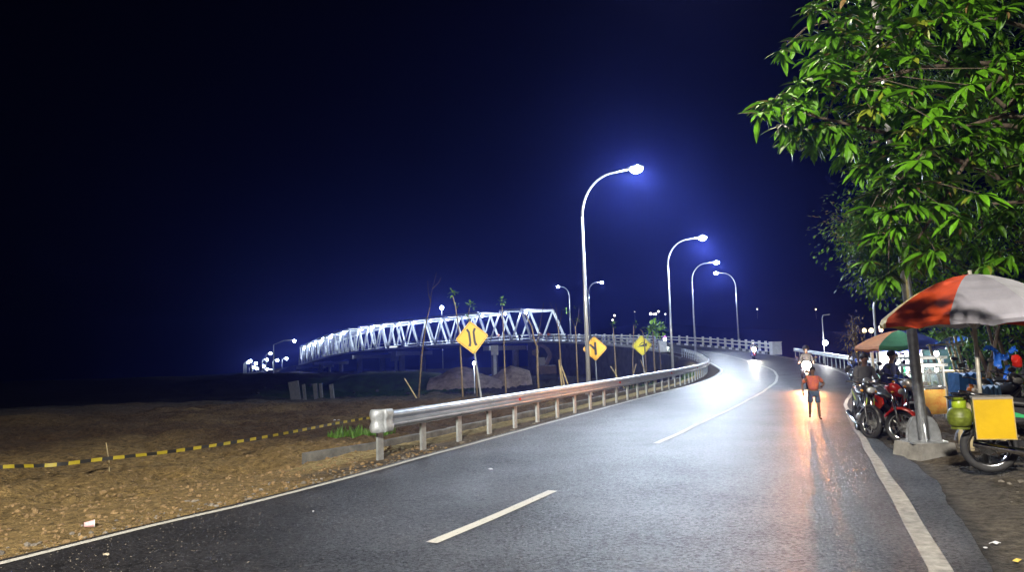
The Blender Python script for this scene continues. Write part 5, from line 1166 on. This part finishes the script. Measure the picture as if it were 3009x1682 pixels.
for (x_, y_, Y_, c, lab) in ((2856, 1150, 11.6, (.8, .25, .03), 'orange plastic bag between the two blue covers'), (2870, 1152, 11.5, (.75, .75, .75), 'white plastic bag beside the orange bag'), (2908, 1133, 12.3, (.1, .3, .7), 'small blue bundle on the covered crate')):
    q = pt(x_, y_, Y_); mb = MB(); mb.ball(q, (.075, .06, .07), 10, 7); mb.v = [(v[0] + .02 * noise.noise(V(v) * 14), v[1], v[2] + .025 * noise.noise(V(v) * 17 + V((3, 3, 3)))) for v in mb.v]; mb.tube([q + V((0, 0, .05)), q + V((.01, 0, .1))], [.03, .045], 8)
    o = mb.build('plastic_bag', mat('bag_' + lab.split()[0], c, .45)); tag(o, lab, 'plastic bag')
# support ledge for the bags: a wooden bench
q = pt(2866, 1165, 11.6); g = hz(q.x, q.y); rt = wthing('wooden_bench', 'rough wooden bench carrying the plastic bags behind the yellow box', 'bench', (q.x, q.y, g))
mb = MB(); mb.box((q.x + .05, q.y, q.z - .02), (.6, .35, .04)); mb.build('bench_top', bam, rt)
for sx_ in (-1, 1):
    for sy_ in (-1, 1): mb = MB(); mb.box((q.x + .05 + sx_ * .25, q.y + sy_ * .13, (g + q.z) / 2 - .02), (.05, .05, q.z - g)); mb.build('leg', bam, rt)

# ------------------------------------------------------------------ big trees on the right
leaf_big = mat('mango_leaf', (0.080, 0.225, 0.004), 0.5, 0, 0.3, 4, spec=.3, col2=(.014, .045, .003))
leaf_pale = mat('young_mango_leaf', (0.15, 0.19, 0.015), 0.42, 0, 0.2, 2.5)
leaf_small = mat('small_dark_leaf', (0.10, 0.26, 0.02), 0.5, 0, 0.35, 2.5, spec=.35)
def leaf_mesh(L, w, m, nm='leaf', droop=.5):
    mb = MB(); leaf_geo(mb, V((0, 0, 0)), V((1, 0, .05)), L, w, droop, .3, 4); return mb.mesh(nm, m)
LM = [leaf_mesh(.28, .07, leaf_big, droop=.6), leaf_mesh(.24, .066, leaf_big, droop=1.0), leaf_mesh(.31, .075, leaf_big, droop=.4), leaf_mesh(.2, .06, leaf_pale, droop=.6), leaf_mesh(.19, .05, mat('dry_mango_leaf', (.16, .10, .03), .6, 0, .3, 4), droop=1.3)]
poly = [(2380, -260), (2372, 0), (2400, 70), (2360, 110), (2350, 190), (2310, 250), (2225, 290), (2210, 345), (2240, 400), (2330, 440), (2430, 450), (2500, 520), (2520, 620), (2500, 720), (2560, 790), (2700, 800), (2800, 780), (3300, 820), (3500, 300), (3450, -260)]
def inside(x, y, P_):
    c = False; j = len(P_) - 1
    for i in range(len(P_)):
        if (P_[i][1] > y) != (P_[j][1] > y) and x < (P_[j][0] - P_[i][0]) * (y - P_[i][1]) / (P_[j][1] - P_[i][1]) + P_[i][0]: c = not c
        j = i
    return c
mango = wthing('mango_tree', 'large mango tree with long drooping leaves filling the upper right', 'tree', tuple(G(9.6, 10.8)))
tb = G(9.6, 10.8); mb = MB(); trunk = [tb - V((0, 0, .3)), tb + V((-.05, .05, 1.2)), tb + V((-.25, -.1, 2.6)), tb + V((-.6, -.3, 4.2)), tb + V((-.9, -.5, 6.2))]
mb.tube(trunk, [.30, .25, .21, .16, .10], 12); mb.build('trunk', bark, mango, smooth=True)
whorls = [(2420, 20, 8), (2490, 30, 8), (2330, 120, 9.5), (2290, 150, 9.5), (2640, 70, 7.5), (2710, 60, 7.2), (2780, 40, 7.2), (2850, 70, 7.6), (2235, 330, 8.2), (2270, 300, 8.2), (2310, 280, 8.1), (2350, 300, 8.0), (2390, 260, 8), (2430, 230, 7.8), (2480, 210, 7.8), (2530, 250, 7.7), (2300, 370, 8.6), (2360, 380, 8.6), (2420, 380, 8.6), (2600, 260, 7.4), (2560, 320, 7.6),
          (2700, 260, 7), (2740, 350, 6.8), (2800, 300, 6.8), (2850, 250, 6.8), (2900, 200, 7), (2960, 180, 7.2), (2990, 330, 6.8), (2900, 360, 6.7), (2780, 410, 6.6), (2830, 440, 6.6), (2700, 470, 6.9), (2660, 540, 7.2), (2690, 600, 7.2), (2560, 610, 8), (2620, 620, 7.6), (2640, 660, 7.6), (2580, 690, 8), (2880, 570, 6.8), (2920, 610, 7), (2960, 560, 7), (2750, 740, 7.6), (2610, 820, 8.6), (2820, 640, 7.2), (2760, 600, 7.4), (2960, 470, 6.6), (2870, 480, 6.6)]
random.seed(21)
nw = len(whorls)
while len(whorls) < 720:
    x_, y_ = random.uniform(2200, 3500), random.uniform(-260, 820)
    if inside(x_, y_, poly): whorls.append((x_, y_, random.uniform(7.6, 10.9) if y_ < 540 else random.uniform(9.4, 11.2)))
LP_, TP_ = V((-2.4, -5.1, 8.6)), V((6.35, 9.7, 2.35)); ld = (TP_ - LP_).normalized()
def blocks(w, rd=.75):
    p = at(*w); r_ = p - LP_; return (r_ - ld * r_.dot(ld)).length < rd and p.y < 10.2
whorls = whorls[:0] + [w for i_, w in enumerate(whorls) if not blocks(w, .5 if i_ < nw else .75)]; nw = min(nw, 40)
leaves = []
forks = [trunk[2], trunk[3], trunk[3].lerp(trunk[4], .5), trunk[4]]
limbs = []
for k, (x_, y_) in enumerate(((2300, 320), (2450, 60), (2480, 260), (2620, 560), (2660, 100), (2800, 380), (2800, 60), (2700, 700), (2900, 600), (2960, 250), (3150, 100), (3200, 450), (3050, 700), (2560, 420))):
    e = at(x_, y_, 8.9 + .4 * math.sin(k * 2)); f = forks[k % 4]; mid = f.lerp(e, .5) + V((0, 0, .35)); pts_ = [f, f.lerp(mid, .5) + V((0, 0, .1)), mid, mid.lerp(e, .5) + V((0, 0, .1)), e]
    mb = MB(); mb.tube(pts_, [.07, .05, .035, .024, .014], 7); mb.build('limb', bark, mango, smooth=True); limbs.append(pts_)
twig = MB()
for wi, (x_, y_, Y_) in enumerate(whorls):
    c_ = at(x_, y_, Y_); best = min((p for L_ in limbs for p in L_[1:]), key=lambda p: (p - c_).length)
    if (best - c_).length < 2.6 : twig.tube([best, best.lerp(c_, .5) + V((0, 0, .12)), c_], [.009, .006, .004], 4, False) if wi < nw else None
    else: twig.tube([c_ + (best - c_).normalized() * .25, c_], [.008, .005], 4, False)
    n = random.randint(12, 17) if wi < nw else random.randint(11, 15)
    ax = (c_ - best); ax.z *= .4; ax = ax.normalized() if ax.length > .01 else V((-1, 0, 0))
    for k in range(n):
        az = k * 2.4 + random.uniform(-.3, .3); el = random.uniform(-.75, .35); d_ = V((math.cos(az) * math.cos(el), math.sin(az) * math.cos(el), math.sin(el))) + ax * .55; d_.normalize()
        X = d_; Z = (V((random.gauss(0, .25), random.gauss(0, .25), 1)) - X * X.z).normalized(); Yv = Z.cross(X).normalized(); Z = X.cross(Yv); sc = random.uniform(.6, 1.25)
        pos = c_ - ax * random.uniform(0, .12)
        M = Matrix(((X.x * sc, Yv.x * sc, Z.x * sc, pos.x), (X.y * sc, Yv.y * sc, Z.y * sc, pos.y), (X.z * sc, Yv.z * sc, Z.z * sc, pos.z), (0, 0, 0, 1)))
        leaves.append((wi, pos, M, random.choice((0, 0, 1, 2, 0, 1, 2, 2, 1, 0, 3 if random.random() < .5 else 0, 4 if random.random() < .15 else 1)) if wi not in (20, 41, 42, 5) else 3))
twig.build('twigs', bark, mango)['kind'] = 'stuff'
inv = Matrix.Translation(-V(mango['world']))
leaves.sort(key=lambda t_: (t_[0] >= nw, t_[1].y))
for (wi, pos, M, li) in leaves[:300]: inst('leaf', LM[li], mango, M=inv @ M)
mb = MB(); mb2 = MB(); mb3 = MB()
src = [([tuple(v.co) for v in m_.vertices], [tuple(p.vertices) for p in m_.polygons]) for m_ in LM]
for (wi, pos, M, li) in leaves[300:]: (mb2 if li == 3 else mb3 if li == 4 else mb).add(src[li][0], src[li][1], M)
o = mb.build('foliage', leaf_big, mango); o['kind'] = 'stuff'
if mb3.v: o = mb3.build('foliage', MATS['dry_mango_leaf'], mango); o['kind'] = 'stuff'
if mb2.v: o = mb2.build('foliage', leaf_pale, mango); o['kind'] = 'stuff'

def cluster_tree(label, name, cat, b, h, pts, leafm_, n, L, w, polyp, Y0, Y1, seed=1, trunk_r=.14, group=None):
    random.seed(seed); root = wthing(name, label, cat, tuple(b), group)
    mb = MB(); top = b + V((0, 0, h)); tr = [b - V((0, 0, .3)), b.lerp(top, .35) + V((.15, 0, 0)), b.lerp(top, .7), top]; mb.tube(tr, [trunk_r, trunk_r * .8, trunk_r * .55, trunk_r * .25], 9); mb.build('trunk', bark, root, smooth=True)
    cs = []
    xs_ = [p[0] for p in polyp]; ys_ = [p[1] for p in polyp]
    while len(cs) < pts:
        x_, y_ = random.uniform(min(xs_), max(xs_)), random.uniform(min(ys_), max(ys_))
        if inside(x_, y_, polyp): cs.append(at(x_, y_, random.uniform(Y0, Y1)))
    for k in range(min(10, pts)):
        e = cs[k * (pts // min(10, pts))]; f = tr[1].lerp(tr[3], .2 + .8 * (k / 10)); mb = MB(); mb.tube([f, f.lerp(e, .5) + V((0, 0, .3)), e], [trunk_r * .35, trunk_r * .22, .012], 6); mb.build('branch', bark, root, smooth=True)
    mb = MB()
    for c_ in cs:
        rad = random.uniform(.35, .75) * (1 if L < .15 else 1.2)
        for k in range(n):
            d_ = V((random.gauss(0, 1), random.gauss(0, 1), random.gauss(0, 1))).normalized(); p_ = c_ + d_ * rad * random.random() ** .4
            dd = (d_ + V((random.gauss(0, .5), random.gauss(0, .5), random.gauss(-.3, .4)))).normalized(); leaf_geo(mb, p_, dd, L * random.uniform(.6, 1.3), w, .3, .2)
    o = mb.build('foliage', leafm_, root); o['kind'] = 'stuff'; return root
poly2 = [(2540, 500), (2500, 420), (2450, 200), (2450, -100), (3100, -100), (3200, 800), (2700, 860), (2640, 880), (2600, 850), (2560, 820), (2520, 760), (2490, 700), (2490, 640), (2530, 590)]
cluster_tree('small-leaved tree with dark glossy foliage behind the mango leaves', 'small_leaved_tree', 'tree', G(12.2, 17), 6.5, 210, leaf_small, 75, .12, .055, poly2, 14.5, 19, 5, .17)
cluster_tree('dense small-leaved branch mass at the lower left edge of the canopy', 'small_leaved_tree', 'tree', G(11.2, 17.4), 4.5, 70, leaf_small, 80, .11, .055, [(2460, 700), (2470, 650), (2530, 600), (2600, 620), (2680, 700), (2690, 830), (2600, 840), (2550, 820), (2500, 760)], 14.5, 16.5, 15, .1)
poly3 = [(2830, 950), (3060, 930), (3300, 900), (3300, 560), (3000, 560), (2950, 700), (2860, 800), (2790, 900)]
cluster_tree('dark leafy tree at the right edge behind the large umbrella', 'dark_tree', 'tree', G(13.2, 15.5), 5.0, 60, leaf_small, 70, .12, .05, poly3, 14.5, 18, 6, .15)
poly4 = [(2855, 960), (3100, 950), (3100, 1150), (2960, 1150), (2900, 1080), (2850, 1040)]
cluster_tree('tangled shrubs behind the covered crate at the right edge', 'shrub', 'shrub', G(11.5, 16.5), 2.0, 34, leaf_small, 55, .11, .05, poly4, 15.5, 18, 7, .06)
poly5 = [(2712, 960), (2800, 950), (2850, 965), (2840, 1010), (2760, 1010), (2715, 1000)]
cluster_tree('sunlit-looking bright green bush top behind the blue tarpaulin' if False else 'bright green lit foliage behind the blue tarpaulin roof', 'shrub', 'shrub', G(14.5, 25), 2.0, 16, mat('lit_green_leaf', (.12, .25, .03), .4, 0, .3, 3), 60, .16, .08, poly5, 24, 26, 8, .06)
cluster_tree('slim dark tree behind the seated figure in grey', 'slim_tree', 'tree', G(gx(2512, 27), 27), 2.7, 9, leafd, 40, .13, .05, [(2490, 950), (2520, 940), (2532, 960), (2528, 1030), (2496, 1030)], 26.7, 27.3, 9, .05)
for k, (x0, y0, x1, y1) in enumerate(((2898, 1140, 2925, 1010), (2925, 1150, 2880, 1040), (2962, 1160, 2915, 1000), (2990, 1180, 2945, 1030), (2932, 1120, 2928, 1050))):
    Y_ = 14.2 + .2 * k; q0, q1 = at(x0, y0, Y_), at(x1, y1, Y_); g0 = V((q0.x, q0.y, hz(q0.x, q0.y) - .1)); mb = MB(); mb.tube([g0, q0, q1, q1 + (q1 - q0) * .6], [.05, .045, .035, .02], 7); o = mb.build('tree_stem', bark, smooth=True)
    tag(o, ['leaning grey stem, leftmost behind the covered crate', 'leaning stem crossing the leftmost one behind the covered crate', 'long slanting stem above the yellow box', 'slanting stem nearest the right edge', 'short upright pale stem behind the covered crate'][k], 'tree stem')
for k, (x_, y_, w_, h_) in enumerate(((2910, 1025, .22, .07), (2930, 1058, .14, .28), (2950, 1048, .2, .12), (2962, 1120, .16, .25), (2978, 1028, .12, .1), (2962, 1090, .07, .16))):
    q = at(x_, y_, 13.6 + .12 * k); mb = MB(); n = 5; vs = [q + V((w_ * (i / n - .5) + .02 * math.sin(i * 3 + k), .03 * math.sin(i * 2.2 + j), h_ * (j / 4 - .5) + .03 * math.sin(i + k))) for j in range(5) for i in range(n + 1)]
    f_ = [(j * 6 + i, j * 6 + i + 1, j * 6 + i + 7, j * 6 + i + 6) for j in range(4) for i in range(5)]; mb.add(vs, f_); mb.add([v + V((0, .008, 0)) for v in vs], [f[::-1] for f in f_]); o = mb.build('tarp_scrap', tarp)
    tag(o, ['flat blue plastic scrap caught high in the shrubs', 'tall blue plastic scrap hanging by the pale stem', 'crumpled blue plastic scrap right of the tall one', 'blue plastic scrap hanging low above the yellow box', 'small blue scrap nearest the right edge', 'thin blue strip among the slanting stems'][k], 'plastic scrap')
q = at(2988, 1062, 13.8); mb = MB(); mb.ball(q, (.1, .06, .13), 10, 7); mb.v = [(v[0] + .04 * noise.noise(V(v) * 12), v[1], v[2] + .05 * noise.noise(V(v) * 9)) for v in mb.v]; o = mb.build('red_bag', redp); tag(o, 'red plastic bag hanging in the shrubs at the right edge', 'plastic bag')

# slim unlit poles in the distance on the right
def post_lamp(label, sx, Y, ytop, rad, lit=None, w=0, armx=0):
    x = gx(sx, Y); g = hz(x, Y); tp = at(sx, ytop, Y); rt = wthing('lamp_post', label, 'lamp post', (x, Y, g))
    mb = MB(); pts_ = [V((x, Y, g - .2)), V((x, Y, tp.z - .3)), V((x + armx * .15, Y, tp.z - .05)), V((x + armx, Y, tp.z))]; mb.tube(pts_, rad, 7); mb.build('pole', polem, rt)
    if lit is None:
        mb = MB(); mb.loft([(-.2, 0, .03, .03), (0, 0, .07, .05), (.2, 0, .05, .03)], 8); mb.v = [(v[0] + x + armx, v[1] + Y, v[2] + tp.z) for v in mb.v]; mb.build('lamp_head', polem, rt)
    if lit:
        q = at(sx + 1, lit, Y - .12); mb = MB(); mb.ball(q, .2, 12, 8); mb.build('floodlight_glass', LED, rt, smooth=True); mb = MB(); mb.tube([q + V((0, .05, .18)), V((x, Y, q.z + .2))], .03, 6); mb.build('bracket', blackpl, rt)
        point_light('flood_glow', (q.x - x, q.y - Y - .25, q.z - g), w, (1, .95, .9), .15, rt)
    return rt
post_lamp('thin unlit post with a dazzling white floodlight at chest height beyond the right guardrail', 2424, 58, 925, .035, lit=1008, w=260, armx=.6)
post_lamp('thin dim pole in front of the tree left of the large umbrella', 2579, 30, 880, .05, armx=.3)

# ------------------------------------------------------------------ far lamps on the left and over the bridge
fl = [(736, 1062, 300), (752, 1069, 360), (746, 1080, 480), (755, 1084, 520), (784, 1058, 330), (795, 1040, 270), (775, 1077, 460), (784, 1086, 560), (796, 1089, 600), (815, 1060, 300), (842, 1055, 262), (865, 1003, 225), (730, 1066, 320)]
names = ['far lamp, upper of the leftmost pair', 'far lamp just below the leftmost pair', 'small far lamp low on the left', 'small far lamp at the foot of the left cluster', 'far lamp in the middle of the left cluster', 'highest of the left cluster of far lamps', 'far lamp low in the middle of the cluster', 'tiny far lamp near the ground, left of centre', 'tiny far lamp near the ground, right of centre', 'far lamp left of the bridge end', 'far lamp nearest the left end of the bridge', 'lone far lamp high above the left end of the bridge', 'lower of the leftmost pair of far lamps']
flm = MB(); flm.ball((0, 0, 0), 1.0, 10, 6); flm = flm.mesh('lamp_globe', farLED, smooth=True)
for k, (sx, sy, Y) in enumerate(fl):
    q = at(sx, sy, Y); g = hz(q.x, Y); rt = thing('far_lamp', names[k], 'street lamp', (q.x, Y, g), 0, 'far street lamps left of the bridge')
    hgt = max(.8, q.z - g); r_ = .0019 * Y; dx = -.9 if k != 11 else 0
    mb = MB(); xo = -.006 * Y if k != 11 else -.028 * Y; mb.tube([(xo, 0, -.3), (xo, 0, hgt * .9), (xo * .5, 0, hgt + r_ * .6), (0, 0, hgt + r_ * .8)], .0006 * Y, 6); mb.build('pole', polem, rt)
    inst('lamp_globe', flm, rt, M=Matrix.Translation((0, 0, hgt)) @ Matrix.Scale(r_, 4))
    if k in (0, 4, 9, 10, 11): point_light('lamp_glow', (0, -r_ * 1.6, hgt), 900 * (Y / 300) ** 2, LAMPCOL, .3, rt)
q = at(1298, 905, 200); g = hz(q.x, 200); rt = thing('far_lamp', 'lone lamp shining above the middle of the truss bridge', 'street lamp', (q.x, 200, g), 0, 'far street lamps left of the bridge')
mb = MB(); mb.tube([(0, 0, -.5), (0, 0, q.z - g)], .08, 6); mb.build('pole', polem, rt); inst('lamp_globe', flm, rt, M=Matrix.Translation((0, 0, q.z - g)) @ Matrix.Scale(.55, 4)); point_light('lamp_glow', (0, -1.2, q.z - g), 2500, LAMPCOL, .3, rt)
post2 = [(1393, 1068, 60, .13, 'white lamp low behind the post of the narrowing sign', 700)]
for sx, sy, Y, r_, lab, w in post2:
    q = at(sx, sy, Y); g = hz(q.x, Y); rt = thing('work_lamp', lab, 'lamp', (q.x, Y, g)); mb = MB(); mb.tube([(0, 0, -.2), (0, 0, q.z - g)], .03, 6); mb.build('pole', polem, rt); inst('lamp_globe', flm, rt, M=Matrix.Translation((0, 0, q.z - g)) @ Matrix.Scale(r_, 4)); point_light('lamp_glow', (0, -.4, q.z - g), w, LAMPCOL, .1, rt)
# dark hill with a few house lights
hm = mat('hill_soil', (.01, .012, .01), 1.0, 0, .3, .02, spec=0.0)
mb = MB(); n = 60; rows = 8; vs = []
for j in range(rows + 1):
    for i in range(n + 1):
        x_ = -120 + 700 * i / n; y_ = 430 + 180 * j / rows; t_ = math.sin(math.pi * min(1, j / rows)); h_ = (26 * math.exp(-((x_ - 90) / 110) ** 2) + 17 * math.exp(-((x_ - 300) / 130) ** 2)) * t_ + 3 * noise.noise(V((x_ * .02, y_ * .02, 0))) * t_; vs.append((x_, y_, -11 + h_ + 2))
m_ = n + 1; mb.add(vs, [(j * m_ + i, j * m_ + i + 1, (j + 1) * m_ + i + 1, (j + 1) * m_ + i) for j in range(rows) for i in range(n)]); o = mb.build('hill', hm, smooth=True); o['kind'] = 'structure'
wl = mat('far_window_glow', (.9, .9, .9), .4, emit=(1, .9, .75), es=5, sample=False); wlm = MB(); wlm.ball((0, 0, 0), 1.0, 8, 5); wlm_ = wlm.mesh('lamp_globe', wl, smooth=True); wlo = wlm.mesh('lamp_globe', warmLED, smooth=True)
for k, (sx, sy, warm, r_) in enumerate(((1806, 928, 0, .7), (1800, 941, 0, .6), (1912, 923, 0, .9), (1921, 924, 0, .6), (1927, 923, 0, .7), (1935, 916, 0, .7), (1955, 924, 0, .5), (1865, 917, 0, .3), (2225, 909, 0, .5), (2397, 910, 1, .5), (2540, 972, 1, .9), (2560, 972, 1, 1.0), (2588, 963, 0, .9), (2589, 971, 1, .8))):
    Y_ = 470 if sx < 2500 else 300; q = at(sx, sy, Y_); rt = thing('house_lamp', ['pale', 'warm'][warm] + ' house lamp far away on the dark hillside', 'lamp', (q.x, Y_, q.z - 3), 0, 'tiny house lamps on the dark hillside')
    if warm: rt['group'] = 'tiny warm house lamps on the dark hillside'
    mb = MB(); mb.tube([(0, 0, -3), (0, 0, 3)], .08, 5); mb.build('pole', polem, rt); inst('lamp_globe', wlo if warm else wlm_, rt, M=Matrix.Translation((0, 0, 3)) @ Matrix.Scale(r_, 4))

# ------------------------------------------------------------------ haze
if HAZE:
    hb = MB(); hb.box((0, 330, 15), (1420, 820, 56)); o = hb.build('haze', [])
    vm = bpy.data.materials.new('haze'); vm.use_nodes = True; t = vm.node_tree; t.nodes.remove(t.nodes['Principled BSDF'])
    pv = t.nodes.new('ShaderNodeVolumePrincipled'); pv.inputs['Color'].default_value = (.11, .15, .82, 1); pv.inputs['Density'].default_value = HAZE; pv.inputs['Anisotropy'].default_value = .8
    t.links.new(pv.outputs[0], t.nodes['Material Output'].inputs['Volume']); o.data.materials.append(vm); o['kind'] = 'stuff'
for o in S.objects:
    if 'world' in o: del o['world']
